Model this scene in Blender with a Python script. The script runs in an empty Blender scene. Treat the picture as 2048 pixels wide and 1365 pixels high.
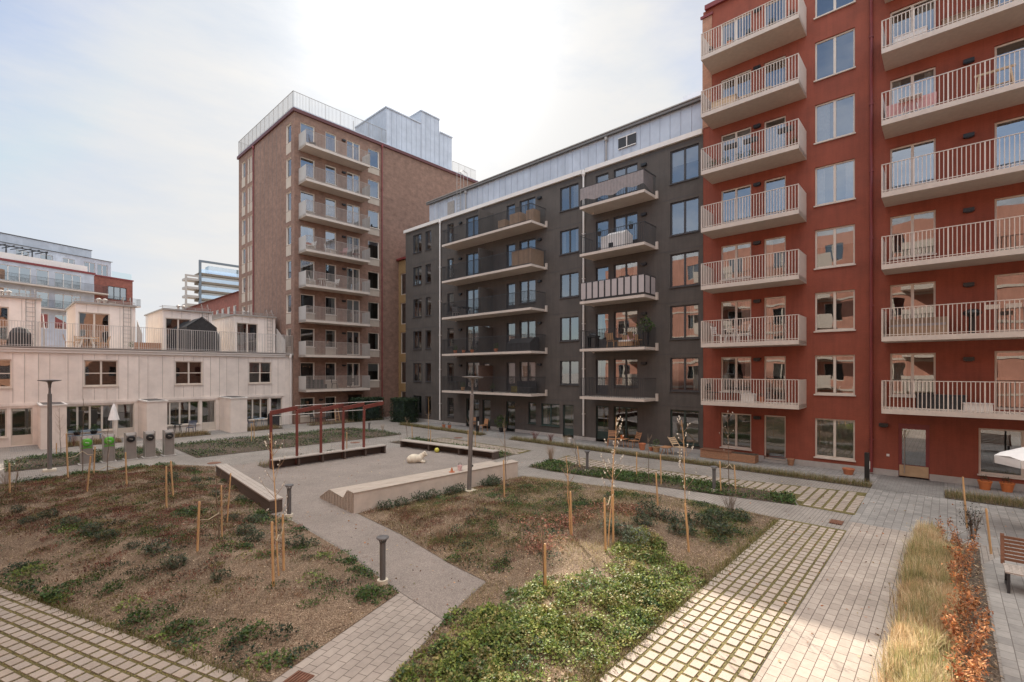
import bpy, math, random
import numpy as np
from mathutils import Vector
random.seed(7); rng = np.random.default_rng(7)
SC = bpy.context.scene; COL = SC.collection
PI = math.pi; R = math.radians

# ------------------------------------------------------------------ helpers
class MB:
    """collects polygons and builds ONE mesh object"""
    def __init__(s): s.v = []; s.f = []; s.m = []
    def add(s, vs, fs, m=0):
        n = len(s.v); s.v += vs
        for f in fs: s.f.append([n + i for i in f]); s.m.append(m)
        return s
    def quad(s, a, b, c, d, m=0): return s.add([a, b, c, d], [(0, 1, 2, 3)], m)
    def poly(s, pts, m=0): return s.add(list(pts), [tuple(range(len(pts)))], m)
    def box(s, x0, x1, y0, y1, z0, z1, m=0):
        return s.add([(x0,y0,z0),(x1,y0,z0),(x1,y1,z0),(x0,y1,z0),(x0,y0,z1),(x1,y0,z1),(x1,y1,z1),(x0,y1,z1)],
            [(0,3,2,1),(4,5,6,7),(0,1,5,4),(1,2,6,5),(2,3,7,6),(3,0,4,7)], m)
    def prism(s, pts, z0, z1, m=0):
        n = len(pts); a = sum(pts[i][0]*pts[(i+1)%n][1]-pts[(i+1)%n][0]*pts[i][1] for i in range(n))
        if a < 0: pts = pts[::-1]
        vs = [(p[0],p[1],z0) for p in pts] + [(p[0],p[1],z1) for p in pts]
        fs = [tuple(range(n))[::-1], tuple(range(n, 2*n))] + [(i,(i+1)%n,n+(i+1)%n,n+i) for i in range(n)]
        return s.add(vs, fs, m)
    def extr(s, prof, x0, x1, m=0):
        """profile in (y,z) swept along x"""
        n = len(prof)
        vs = [(x0,p[0],p[1]) for p in prof] + [(x1,p[0],p[1]) for p in prof]
        return s.add(vs, [tuple(range(n))[::-1], tuple(range(n, 2*n))] + [(i,(i+1)%n,n+(i+1)%n,n+i) for i in range(n)], m)
    def tube(s, p, q, r, r2=None, n=6, m=0):
        p = Vector(p); q = Vector(q); r2 = r if r2 is None else r2
        d = (q-p).normalized(); a = d.orthogonal().normalized(); b = d.cross(a)
        vs = []
        for c, rr in ((p, r), (q, r2)):
            for i in range(n):
                t = 2*PI*i/n; vs.append(tuple(c + a*rr*math.cos(t) + b*rr*math.sin(t)))
        return s.add(vs, [(i,(i+1)%n,n+(i+1)%n,n+i) for i in range(n)] + [tuple(range(n))[::-1], tuple(range(n,2*n))], m)
    def path(s, pts, r, r2=None, n=5, m=0):
        r2 = r if r2 is None else r2; k = len(pts)-1
        for i in range(k):
            s.tube(pts[i], pts[i+1], r+(r2-r)*i/k, r+(r2-r)*(i+1)/k, n, m)
        return s
    def bar(s, p, q, w, h, m=0):
        """rectangular bar; w horizontal, h the other section size"""
        p = Vector(p); q = Vector(q); d = (q-p).normalized()
        a = d.cross(Vector((0,0,1)))
        a = a.normalized() if a.length > 1e-4 else Vector((1,0,0))
        b = a.cross(d).normalized(); vs = []
        for c in (p, q):
            for x, y in ((-1,-1),(1,-1),(1,1),(-1,1)): vs.append(tuple(c + a*w/2*x + b*h/2*y))
        return s.add(vs, [(3,2,1,0),(4,5,6,7),(0,1,5,4),(1,2,6,5),(2,3,7,6),(3,0,4,7)], m)
    def lathe(s, prof, c=(0,0,0), n=16, m=0, ax='z'):
        k = len(prof); vs = []
        for r, z in prof:
            for i in range(n):
                t = 2*PI*i/n; x, y = r*math.cos(t), r*math.sin(t)
                vs.append((c[0]+x, c[1]+y, c[2]+z) if ax == 'z' else (c[0]+x, c[1]-z, c[2]+y))
        fs = [(j*n+i, j*n+(i+1)%n, (j+1)*n+(i+1)%n, (j+1)*n+i) for j in range(k-1) for i in range(n)]
        fs += [tuple(range(n))[::-1], tuple(range((k-1)*n, k*n))]
        return s.add(vs, fs, m)
    def ball(s, c, rx, ry=None, rz=None, n=12, m=0):
        ry = ry or rx; rz = rz or rx; h = n//2; vs = []
        for j in range(h+1):
            a = PI*j/h
            for i in range(n):
                t = 2*PI*i/n
                vs.append((c[0]+rx*math.sin(a)*math.cos(t), c[1]+ry*math.sin(a)*math.sin(t), c[2]-rz*math.cos(a)))
        return s.add(vs, [(j*n+i, j*n+(i+1)%n, (j+1)*n+(i+1)%n, (j+1)*n+i) for j in range(h) for i in range(n)], m)
    def mesh(s, name, mats, smooth=False):
        me = bpy.data.meshes.new(name); me.from_pydata(s.v, [], s.f)
        for m in (mats if isinstance(mats, (list, tuple)) else [mats]): me.materials.append(m)
        if any(s.m): me.polygons.foreach_set('material_index', s.m)
        if smooth: me.polygons.foreach_set('use_smooth', [True]*len(s.f))
        me.update(); return me
    def build(s, name, mats, parent=None, loc=(0,0,0), rz=0, smooth=False):
        return obj(name, s.mesh(name, mats, smooth), parent, loc, rz)

def obj(name, me, parent=None, loc=(0,0,0), rz=0):
    o = bpy.data.objects.new(name, me); COL.objects.link(o)
    o.location = loc; o.rotation_euler = (0,0,rz)
    if parent: o.parent = parent
    return o
def tag(o, label=None, cat=None, group=None, kind=None):
    for k, v in (('label',label),('category',cat),('group',group),('kind',kind)):
        if v: o[k] = v
    return o
def thing(name, label, cat, loc=(0,0,0), rz=0, group=None):
    return tag(obj(name, None, None, loc, rz), label, cat, group)
def dup(o, loc=None, rz=None, label=None, parent=None):
    c = o.copy(); COL.objects.link(c)
    if parent: c.parent = parent
    if loc is not None: c.location = loc
    if rz is not None: c.rotation_euler = (0,0,rz)
    if label: c['label'] = label
    for ch in list(o.children): dup(ch, parent=c)
    return c

# ------------------------------------------------------------------ materials
def nodes(name):
    m = bpy.data.materials.new(name); m.use_nodes = True
    nt = m.node_tree; return m, nt, nt.nodes['Principled BSDF']
def N(nt, t, **kw):
    n = nt.nodes.new(t)
    for k, v in kw.items():
        if k in n.inputs.keys() if isinstance(k, str) else False: n.inputs[k].default_value = v
        else: setattr(n, k, v)
    return n
def rgba(c): return (c[0], c[1], c[2], 1)
def coords(nt, mode='Object'):
    return nt.nodes.new('ShaderNodeTexCoord').outputs[mode]
def ramp(nt, src, stops):
    r = nt.nodes.new('ShaderNodeValToRGB'); e = r.color_ramp.elements
    while len(e) < len(stops): e.new(0.5)
    for el, (p, c) in zip(e, stops): el.position = p; el.color = rgba(c)
    nt.links.new(src, r.inputs['Fac']); return r.outputs['Color']
def mixc(nt, fac, a, b, blend='MIX'):
    n = nt.nodes.new('ShaderNodeMix'); n.data_type = 'RGBA'; n.blend_type = blend
    for s, v in ((n.inputs[0], fac), (n.inputs[6], a), (n.inputs[7], b)):
        if isinstance(v, (int, float)): s.default_value = v
        elif isinstance(v, tuple): s.default_value = rgba(v)
        else: nt.links.new(v, s)
    return n.outputs[2]
def mth(nt, op, a, b=None):
    n = nt.nodes.new('ShaderNodeMath'); n.operation = op
    for s, v in ((n.inputs[0], a), (n.inputs[1], b)):
        if v is None: continue
        if isinstance(v, (int, float)): s.default_value = v
        else: nt.links.new(v, s)
    return n.outputs[0]
def noise(nt, vec, scale, detail=4, rough=.6):
    n = nt.nodes.new('ShaderNodeTexNoise'); n.inputs['Scale'].default_value = scale
    n.inputs['Detail'].default_value = detail; n.inputs['Roughness'].default_value = rough
    nt.links.new(vec, n.inputs['Vector']); return n.outputs['Fac']
def bump(nt, bs, h, strength=.3, dist=.02):
    b = nt.nodes.new('ShaderNodeBump'); b.inputs['Strength'].default_value = strength
    b.inputs['Distance'].default_value = dist
    nt.links.new(h, b.inputs['Height']); nt.links.new(b.outputs['Normal'], bs.inputs['Normal'])
def dirt(nt, vec, col, amt=.2, scale=.35):
    """large soft weathering variation"""
    f = noise(nt, vec, scale, 6, .65)
    return mixc(nt, 1.0, col, ramp(nt, f, [(.3, (1-amt,)*3), (.7, (1,)*3)]), 'MULTIPLY')
def mat(name, c, rough=.6, var=.12, scale=6, bmp=.15, metal=0, big=.1, fine=60):
    m, nt, bs = nodes(name); v = coords(nt)
    f = noise(nt, v, scale)
    col = ramp(nt, f, [(.3, tuple(x*(1-var) for x in c)), (.7, tuple(min(1, x*(1+var)) for x in c))])
    if big: col = dirt(nt, v, col, big)
    nt.links.new(col, bs.inputs['Base Color'])
    bs.inputs['Roughness'].default_value = rough; bs.inputs['Metallic'].default_value = metal
    if bmp: bump(nt, bs, noise(nt, v, fine), bmp, .01)
    return m
def wall_uv(nt):
    """(u,v) along whichever vertical face is shaded, from object coords and the face normal"""
    tc = nt.nodes.new('ShaderNodeTexCoord')
    p = nt.nodes.new('ShaderNodeSeparateXYZ'); nt.links.new(tc.outputs['Object'], p.inputs[0])
    q = nt.nodes.new('ShaderNodeSeparateXYZ'); nt.links.new(tc.outputs['Normal'], q.inputs[0])
    ax = mth(nt, 'GREATER_THAN', mth(nt, 'ABSOLUTE', q.outputs[0]), .6)
    mx = nt.nodes.new('ShaderNodeMix'); nt.links.new(ax, mx.inputs[0])
    nt.links.new(p.outputs[0], mx.inputs[2]); nt.links.new(p.outputs[1], mx.inputs[3])
    c = nt.nodes.new('ShaderNodeCombineXYZ')
    nt.links.new(mx.outputs[0], c.inputs[0]); nt.links.new(p.outputs[2], c.inputs[1])
    return c.outputs[0], tc.outputs['Object']
def bricktex(nt, vec, c1, c2, mortar, bw, bh, ms=.012, off=.5, bias=0):
    b = nt.nodes.new('ShaderNodeTexBrick'); b.offset = off
    for k, v in (('Color1', rgba(c1)), ('Color2', rgba(c2)), ('Mortar', rgba(mortar)), ('Scale', 1.0), ('Mortar Size', ms),
                 ('Mortar Smooth', .2), ('Bias', bias), ('Brick Width', bw), ('Row Height', bh)): b.inputs[k].default_value = v
    nt.links.new(vec, b.inputs['Vector']); return b
def brickwall(name, c1, c2, mortar, bw=.25, bh=.075, ms=.008):
    m, nt, bs = nodes(name); uv, ob = wall_uv(nt)
    b = bricktex(nt, uv, c1, c2, mortar, bw, bh, ms)
    col = mixc(nt, .55, b.outputs['Color'], ramp(nt, noise(nt, uv, 2.3, 6, .7), [(.3, tuple(x*.62 for x in c1)), (.7, tuple(x*1.3 for x in c2))]))
    nt.links.new(dirt(nt, ob, col, .25, .3), bs.inputs['Base Color']); bs.inputs['Roughness'].default_value = .85
    bump(nt, bs, b.outputs['Fac'], -.5, .008)
    return m
def render_mat(name, c, var=.07):
    """painted render / fibre board, faintly coursed like plastered brick"""
    m, nt, bs = nodes(name); uv, ob = wall_uv(nt)
    f = noise(nt, uv, 14, 5, .7); g = noise(nt, uv, .9, 5, .6)
    col = ramp(nt, f, [(.25, tuple(x*(1-var) for x in c)), (.75, tuple(x*(1+var) for x in c))])
    col = mixc(nt, 1.0, col, ramp(nt, g, [(.3, (.80,)*3), (.7, (1.08,)*3)]), 'MULTIPLY')
    mp = nt.nodes.new('ShaderNodeMapping'); mp.inputs['Scale'].default_value = (5, .35, 1); nt.links.new(uv, mp.inputs[0])
    st = noise(nt, mp.outputs[0], 1, 4, .6)
    col = mixc(nt, 1.0, col, ramp(nt, st, [(.32, (.86,)*3), (.55, (1,)*3)]), 'MULTIPLY')
    b = bricktex(nt, uv, (1,)*3, (.97,)*3, (.9,)*3, .26, .08, .006)
    col = mixc(nt, 1.0, col, b.outputs['Color'], 'MULTIPLY')
    nt.links.new(col, bs.inputs['Base Color']); bs.inputs['Roughness'].default_value = .8
    bump(nt, bs, f, .25, .006); return m
def seam_metal(name, c, rough, metal, sx):
    """folded sheet metal: oil-canning waves and slight shade steps from sheet to sheet"""
    m, nt, bs = nodes(name); uv, ob = wall_uv(nt)
    b = bricktex(nt, uv, tuple(x*.93 for x in c), tuple(x*1.05 for x in c), tuple(x*.8 for x in c), sx, 40, .004, 0)
    col = mixc(nt, 1.0, b.outputs['Color'], ramp(nt, noise(nt, uv, 1.1, 5, .6), [(.3, (.85,)*3), (.7, (1.05,)*3)]), 'MULTIPLY')
    nt.links.new(col, bs.inputs['Base Color'])
    bs.inputs['Roughness'].default_value = rough; bs.inputs['Metallic'].default_value = metal
    mp = nt.nodes.new('ShaderNodeMapping'); mp.inputs['Scale'].default_value = (1.6, .6, 1); nt.links.new(uv, mp.inputs[0])
    bump(nt, bs, noise(nt, mp.outputs[0], 1.3, 2, .5), .5, .06)
    return m
def pavers(name, c1, c2, mortar, bw, bh, ms=.008, rot=0, off=.5, big=.36):
    m, nt, bs = nodes(name); v = coords(nt)
    mp = nt.nodes.new('ShaderNodeMapping'); mp.inputs['Rotation'].default_value = (0, 0, rot); nt.links.new(v, mp.inputs[0])
    b = bricktex(nt, mp.outputs[0], c1, c2, mortar, bw, bh, ms, off)
    col = mixc(nt, .3, b.outputs['Color'], ramp(nt, noise(nt, v, 9, 6, .7), [(.3, tuple(x*.75 for x in c1)), (.7, tuple(x*1.15 for x in c2))]))
    col = mixc(nt, b.outputs['Fac'], col, mortar)
    nt.links.new(dirt(nt, v, col, big, .5), bs.inputs['Base Color']); bs.inputs['Roughness'].default_value = .85
    h = mth(nt, 'ADD', mth(nt, 'MULTIPLY', b.outputs['Fac'], -1), mth(nt, 'MULTIPLY', noise(nt, v, 70), .35))
    bump(nt, bs, h, .5, .008); return m
def grit(name, stops, scale=40, bmp=.6, dist=.015, big=.3):
    m, nt, bs = nodes(name); v = coords(nt)
    vo = nt.nodes.new('ShaderNodeTexVoronoi'); vo.inputs['Scale'].default_value = scale; nt.links.new(v, vo.inputs['Vector'])
    s = nt.nodes.new('ShaderNodeSeparateColor'); nt.links.new(vo.outputs['Color'], s.inputs[0])
    f = mth(nt, 'ADD', mth(nt, 'MULTIPLY', s.outputs[0], .6), mth(nt, 'MULTIPLY', noise(nt, v, 3, 8, .75), .4))
    nt.links.new(dirt(nt, v, ramp(nt, f, stops), big, .6), bs.inputs['Base Color']); bs.inputs['Roughness'].default_value = .95
    bump(nt, bs, mth(nt, 'ADD', s.outputs[1], noise(nt, v, 25)), bmp, dist); return m
def leafmat(name, rough=.5, trans=.25, gain=1.0):
    """leaf colour comes from a per-leaf colour attribute (each leaf has its own tint)"""
    m, nt, bs = nodes(name)
    a = nt.nodes.new('ShaderNodeAttribute'); a.attribute_name = 'tint'
    bs.inputs['Roughness'].default_value = rough; bs.inputs['Specular IOR Level'].default_value = .25
    nt.links.new(a.outputs['Color'], bs.inputs['Base Color'])
    tr = nt.nodes.new('ShaderNodeBsdfTranslucent'); nt.links.new(a.outputs['Color'], tr.inputs['Color'])
    mx = nt.nodes.new('ShaderNodeMixShader'); mx.inputs[0].default_value = trans
    out = nt.nodes['Material Output']
    nt.links.new(bs.outputs[0], mx.inputs[1]); nt.links.new(tr.outputs[0], mx.inputs[2]); nt.links.new(mx.outputs[0], out.inputs[0])
    return m
def glassmat(name, tint=(.62,.66,.66), refl=.24, wav=.055):
    m, nt, bs = nodes(name); nt.nodes.remove(bs); v = coords(nt)
    t = nt.nodes.new('ShaderNodeBsdfTransparent'); t.inputs[0].default_value = rgba(tint)
    g = nt.nodes.new('ShaderNodeBsdfGlossy'); g.inputs['Roughness'].default_value = .0; g.inputs[0].default_value = (.93,.96,1,1)
    fr = nt.nodes.new('ShaderNodeFresnel'); fr.inputs[0].default_value = 1.5
    f = mth(nt, 'MINIMUM', mth(nt, 'ADD', mth(nt, 'MULTIPLY', fr.outputs[0], .8), refl), 1.0)
    b = nt.nodes.new('ShaderNodeBump'); b.inputs['Strength'].default_value = wav; b.inputs['Distance'].default_value = .05
    oi = nt.nodes.new('ShaderNodeObjectInfo'); ad = nt.nodes.new('ShaderNodeVectorMath'); ad.operation = 'ADD'
    sc = nt.nodes.new('ShaderNodeVectorMath'); sc.operation = 'SCALE'; sc.inputs[0].default_value = (31, 17, 53); nt.links.new(oi.outputs['Random'], sc.inputs['Scale'])
    nt.links.new(v, ad.inputs[0]); nt.links.new(sc.outputs[0], ad.inputs[1])
    nt.links.new(noise(nt, ad.outputs[0], 1.1, 1, .4), b.inputs['Height']); nt.links.new(b.outputs[0], g.inputs['Normal'])
    mx = nt.nodes.new('ShaderNodeMixShader'); nt.links.new(f, mx.inputs[0])
    nt.links.new(t.outputs[0], mx.inputs[1]); nt.links.new(g.outputs[0], mx.inputs[2])
    nt.links.new(mx.outputs[0], nt.nodes['Material Output'].inputs[0]); return m
def woodmat(name, c, rough=.7, axis=0, scale=1.0):
    m, nt, bs = nodes(name); v = coords(nt)
    mp = nt.nodes.new('ShaderNodeMapping'); s = [18*scale]*3; s[axis] = 1.2*scale; mp.inputs['Scale'].default_value = s; nt.links.new(v, mp.inputs[0])
    f = noise(nt, mp.outputs[0], 1.5, 6, .65)
    col = ramp(nt, f, [(.25, tuple(x*.62 for x in c)), (.55, c), (.8, tuple(min(1, x*1.3) for x in c))])
    nt.links.new(col, bs.inputs['Base Color']); bs.inputs['Roughness'].default_value = rough
    bump(nt, bs, f, .3, .004); return m

M = {}
M['red'] = render_mat('red_render', (.27,.067,.037))
M['redtrim'] = mat('red_sheet', (.20,.035,.034), .45, .1, 4, .05)
M['maroon'] = mat('maroon_sheet', (.105,.032,.03), .5, .1, 4, .05)
M['railpale'] = mat('pale_grey_rail', (.50,.465,.435), .45, .05, 4, .02)
M['dark'] = render_mat('charcoal_render', (.094,.080,.069))
M['brick'] = brickwall('brown_brick', (.195,.108,.076), (.285,.165,.118), (.22,.175,.14))
M['redbrick'] = brickwall('red_brick', (.34,.15,.09), (.46,.24,.15), (.34,.27,.22))
M['brickfar'] = brickwall('far_red_brick', (.22,.07,.05), (.30,.10,.07), (.2,.12,.1))
M['yellow'] = mat('ochre_panel', (.33,.22,.10), .7)
M['cream'] = mat('cream_frame', (.62,.545,.465), .5, .05, 3, .03)
M['creamwall'] = mat('cream_panel', (.46,.385,.31), .65, .06, 3, .08)
M['beige'] = mat('beige_balcony_concrete', (.55,.47,.40), .7, .07, 5, .12, big=.18)
M['beigemetal'] = mat('beige_metal', (.58,.50,.43), .45, .05, 5, .02)
M['greymetal'] = mat('taupe_metal', (.36,.31,.27), .45, .08, 5, .03)
M['darkmetal'] = mat('dark_metal', (.035,.034,.035), .45, .1, 5, .03)
M['darkframe'] = mat('dark_window_frame', (.055,.052,.052), .45, .1, 5, .03)
M['greenframe'] = mat('dark_green_frame', (.03,.05,.042), .5, .1, 5, .03)
M['white'] = mat('white_paint', (.72,.68,.63), .5, .05, 4, .03)
M['zinc'] = seam_metal('zinc_sheet', (.50,.53,.58), .45, .25, .62)
M['whitezinc'] = seam_metal('pale_sheet_cladding', (.80,.715,.64), .42, .15, .62)
M['roof'] = mat('grey_roofing', (.16,.155,.15), .8)
M['gutter'] = mat('grey_gutter', (.34,.31,.28), .5, .1, 5, .02, .2)
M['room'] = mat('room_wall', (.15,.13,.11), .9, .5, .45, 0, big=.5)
M['curtain'] = mat('curtain_cloth', (.55,.50,.43), .9, .12, 9, .2)
M['blind'] = mat('roller_blind', (.50,.47,.43), .9, .04, 3, 0)
M['glass'] = glassmat('window_glass')
M['glassfar'] = glassmat('window_glass_far', (.35,.42,.45), .35, .02)
M['glassrail'] = glassmat('clear_glass_panel', (.9,.95,.95), .06, .0)
M['mulch'] = grit('bark_mulch', [(.2,(.09,.055,.032)),(.45,(.205,.13,.08)),(.62,(.32,.22,.14)),(.85,(.56,.43,.30))], 75, .9, .02, .45)
M['soil'] = grit('dark_soil', [(.2,(.05,.035,.025)),(.5,(.11,.08,.055)),(.85,(.2,.15,.11))], 45, .8, .02)
M['sand'] = grit('stone_dust_gravel', [(.2,(.18,.148,.128)),(.5,(.255,.212,.184)),(.85,(.35,.30,.26))], 75, .35, .008, .22)
M['sett'] = pavers('grey_setts', (.28,.245,.215), (.35,.31,.272), (.15,.13,.11), .14, .105, .007)
M['block'] = pavers('pale_block_paving', (.35,.29,.245), (.46,.39,.33), (.12,.09,.07), .27, .168, .006)
M['blockrot'] = pavers('pale_block_path', (.37,.31,.265), (.48,.41,.35), (.15,.115,.09), .25, .17, .006, -R(19.3))
M['slab'] = pavers('grey_slabs', (.22,.205,.19), (.29,.27,.25), (.15,.135,.12), .21, .105, .006, PI/2)
M['plaza'] = pavers('grey_long_pavers', (.25,.235,.22), (.38,.355,.325), (.16,.14,.125), .28, .20, .006, 0)
M['moss'] = grit('mossy_joint', [(.2,(.07,.055,.02)),(.5,(.145,.118,.04)),(.85,(.26,.215,.075))], 60, .7, .015)
M['concrete'] = mat('board_marked_concrete', (.62,.53,.45), .8, .08, 3, .25, big=.22)
M['palecon'] = mat('pale_cast_concrete', (.66,.58,.46), .75, .1, 3, .15, big=.15)
M['greycon'] = mat('grey_concrete', (.40,.37,.34), .85, .1, 5, .2)
M['greywood'] = woodmat('silver_grey_wood', (.40,.345,.30), .75, 1)
M['deckwood'] = woodmat('weathered_deck_wood', (.42,.35,.29), .75, 0)
M['pine'] = woodmat('pine_stake_wood', (.60,.37,.18), .7, 2)
M['cedar'] = woodmat('brown_planter_wood', (.33,.17,.095), .7, 1)
M['teak'] = woodmat('teak_wood', (.20,.09,.05), .6, 0)
M['oak'] = woodmat('orange_furniture_wood', (.42,.21,.10), .6, 2)
M['corten'] = mat('rust_red_steel', (.175,.042,.03), .55, .25, 6, .2, big=.3)
M['rust'] = mat('rusty_grate_steel', (.17,.075,.045), .8, .3, 12, .3)
M['lampgrey'] = mat('lamp_post_grey', (.17,.155,.145), .45, .08, 5, .03)
M['bollgrey'] = mat('bollard_grey', (.12,.115,.115), .45, .08, 5, .03)
M['chute'] = mat('chute_grey_steel', (.25,.215,.19), .5, .08, 5, .05)
M['chuteedge'] = mat('brushed_steel', (.44,.41,.38), .35, .06, 8, .03, .6)
M['green'] = mat('green_plastic', (.10,.42,.035), .4, .1, 6, 0)
M['black'] = mat('black_plastic', (.015,.015,.016), .4, .2, 6, 0)
M['cloth_dark'] = mat('charcoal_cover_fabric', (.035,.033,.033), .85, .3, 4, .3)
M['cloth_grey'] = mat('grey_fabric', (.27,.235,.225), .9, .12, 4, .2)
M['cloth_white'] = mat('white_fabric', (.78,.75,.72), .85, .05, 4, .15)
M['cloth_pink'] = mat('pink_cushion', (.60,.33,.32), .9, .1, 6, .2)
M['cloth_blue'] = mat('navy_paint', (.06,.075,.12), .6, .15, 6, .1)
M['blue'] = mat('pale_blue_paint', (.28,.34,.40), .6, .1, 6, .1)
M['rattan'] = woodmat('rattan_cane', (.42,.25,.13), .6, 2, 2)
M['terra'] = mat('terracotta', (.45,.16,.075), .8, .12, 6, .2)
M['orange'] = mat('orange_pot_glaze', (.55,.17,.05), .5, .1, 6, .05)
M['card'] = mat('brown_cardboard', (.30,.20,.13), .85, .1, 4, .05)
M['woodbox'] = woodmat('pale_plywood', (.52,.37,.23), .7, 0)
M['yellowball'] = mat('yellow_rubber', (.55,.50,.08), .4, .05, 6, 0)
M['toy'] = mat('white_pink_plastic', (.72,.5,.5), .4, .2, 14, 0)
M['bark'] = mat('sapling_bark', (.17,.12,.085), .8, .25, 20, .3)
M['twig'] = mat('pale_twig', (.33,.23,.15), .8, .2, 20, .2)
M['rope'] = mat('jute_tie', (.45,.36,.24), .9, .1, 30, .2)
M['bud'] = mat('white_catkin', (.80,.76,.66), .8, .05, 30, 0)
M['leaf'] = leafmat('leaf_green', .5, .25)
M['dryleaf'] = leafmat('dry_leaf', .7, .3)
M['blade'] = leafmat('grass_blade', .65, .45)
M['seam'] = mat('sheet_seam', (.36,.315,.28), .5, .05, 5, 0)
M['endpanel'] = mat('pale_grey_panel', (.42,.395,.365), .5, .05, 4, .02)
M['stone_paver'] = None
def tinted(name, rough=.85):
    m, nt, bs = nodes(name); v = coords(nt)
    a = nt.nodes.new('ShaderNodeAttribute'); a.attribute_name = 'tint'
    col = mixc(nt, 1.0, a.outputs['Color'], ramp(nt, noise(nt, v, 35, 5, .7), [(.3, (.8,)*3), (.7, (1.08,)*3)]), 'MULTIPLY')
    nt.links.new(dirt(nt, v, col, .2, .8), bs.inputs['Base Color']); bs.inputs['Roughness'].default_value = rough
    bump(nt, bs, noise(nt, v, 90), .25, .004); return m
M['paver'] = tinted('concrete_grass_paver')
# ------------------------------------------------------------------ facade parts
WC = {}
def window(par, u, z, w, h, style, fm, loc=None, rz=0, sill=True, curtain=None, gl='glass', panel=0, name=None):
    """window or glazed door as a part: frame mesh > pane, sill, curtain. Local frame: x along wall, +y into the wall"""
    w = round(w, 2); h = round(h, 2); key = (w, h, style, fm, panel)
    fw = .065; d0, d1 = .085, .15
    if key not in WC:
        b = MB(); g = MB()
        b.box(0, fw, d0, d1, 0, h); b.box(w-fw, w, d0, d1, 0, h)
        b.box(fw, w-fw, d0, d1, h-fw, h); b.box(fw, w-fw, d0, d1, 0, fw+.02)
        xs = [fw, w-fw]; n = {'two': 2, 'one': 1, 'four': 2, 'three': 3, 'strip': 4}[style]
        for i in range(1, n):
            x = w*i/n; b.box(x-.05, x+.05, d0-.01, d1, fw+.02, h-fw); xs[1:1] = [x]
        xs = sorted(xs)
        if style == 'four': 
            for i in range(n): b.box(xs[i]+(.05 if i else 0), xs[i+1]-(.05 if i < n-1 else 0), d0+.005, d1, h*.5-.03, h*.5+.03)
        if panel: b.box(fw, w-fw, d0+.02, d1-.01, fw+.02, panel)
        zb = max(fw+.02, panel)
        g.quad((fw, .12, zb), (w-fw, .12, zb), (w-fw, .12, h-fw), (fw, .12, h-fw))
        WC[key] = (b.mesh('window_frame', M[fm]), {})
        WC[key][1]['g'] = g
    me, gd = WC[key]
    if gl not in gd: gd[gl] = gd['g'].mesh('window_pane', M[gl])
    o = obj(name or ('door' if z <= .2 and h > 1.9 and style == 'one' else 'window'), me, par, loc or (u, 0, z), rz)
    obj('pane', gd[gl], o)
    if sill:
        if ('s', w, fm) not in WC: WC[('s', w, fm)] = MB().box(-.04, w+.04, -.07, .084, -.05, .004).mesh('sill', M[fm])
        obj('sill', WC[('s', w, fm)], o)
    if curtain:
        k = ('c', w, h, curtain)
        if k not in WC:
            c = MB(); mm = 'curtain'
            if curtain == 'blind': c.quad((.03,.2,h*.12),(w-.03,.2,h*.12),(w-.03,.2,h-.04),(.03,.2,h-.04)); mm = 'blind'
            elif curtain == 'half': c.quad((.03,.2,h*.55),(w-.03,.2,h*.55),(w-.03,.2,h-.04),(.03,.2,h-.04)); mm = 'blind'
            elif curtain == 'low': c.quad((.03,.2,.04),(w-.03,.2,.04),(w-.03,.2,h*.62),(.03,.2,h*.62)); mm = 'blind'
            else:
                spans = [(.03, w*.24), (w*.76, w-.03)] if curtain == 'sides' else [(.03, w*.36)] if curtain == 'left' else [(w*.64, w-.03)] if curtain == 'right' else [(.03, w-.03)]
                for a, e in spans:
                    q = max(6, int((e-a)/.035))
                    for i in range(q):
                        x0 = a+(e-a)*i/q; x1 = a+(e-a)*(i+1)/q
                        y0, y1 = .22+.018*math.sin(i*1.15), .22+.018*math.sin(i*1.15+1.15); c.quad((x0,y0,.03),(x1,y1,.03),(x1,y1,h-.03),(x0,y0,h-.03))
            WC[k] = c.mesh('curtain', M[mm])
        obj('curtain', WC[k], o)
    return o

def facade(mb, T, u0, u1, z0, z1, ops, rd=.16, room=1.1, mi=(0, 1, 2)):
    """wall plane with real openings; each opening gets its reveal and a dark room behind"""
    us = sorted({round(x, 4) for o in ops for x in (o[0], o[1])} | {u0, u1}); us = [u for u in us if u0 <= u <= u1]
    zs = sorted({round(x, 4) for o in ops for x in (o[2], o[3])} | {z0, z1}); zs = [z for z in zs if z0 <= z <= z1]
    for j in range(len(zs)-1):
        zc = (zs[j]+zs[j+1])/2; run = None
        for i in range(len(us)):
            hole = i == len(us)-1
            if not hole:
                uc = (us[i]+us[i+1])/2
                hole = any(o[0] < uc < o[1] and o[2] < zc < o[3] for o in ops)
            if not hole and run is None: run = us[i]
            if hole and run is not None:
                a, b = run, us[i]; run = None
                mb.quad(T(a,0,zs[j]), T(b,0,zs[j]), T(b,0,zs[j+1]), T(a,0,zs[j+1]), mi[0])
    for a, b, c, d in ops:
        a = max(a, u0); b = min(b, u1); c = max(c, z0)
        P = [(a,c),(b,c),(b,d),(a,d)]
        for i in range(4):
            p, q = P[i], P[(i+1)%4]
            mb.quad(T(p[0],0,p[1]), T(p[0],rd,p[1]), T(q[0],rd,q[1]), T(q[0],0,q[1]), mi[1])
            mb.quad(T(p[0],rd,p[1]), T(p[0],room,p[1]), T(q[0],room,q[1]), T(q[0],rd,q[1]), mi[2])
        mb.quad(*[T(p[0],room,p[1]) for p in P], mi[2])

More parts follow.
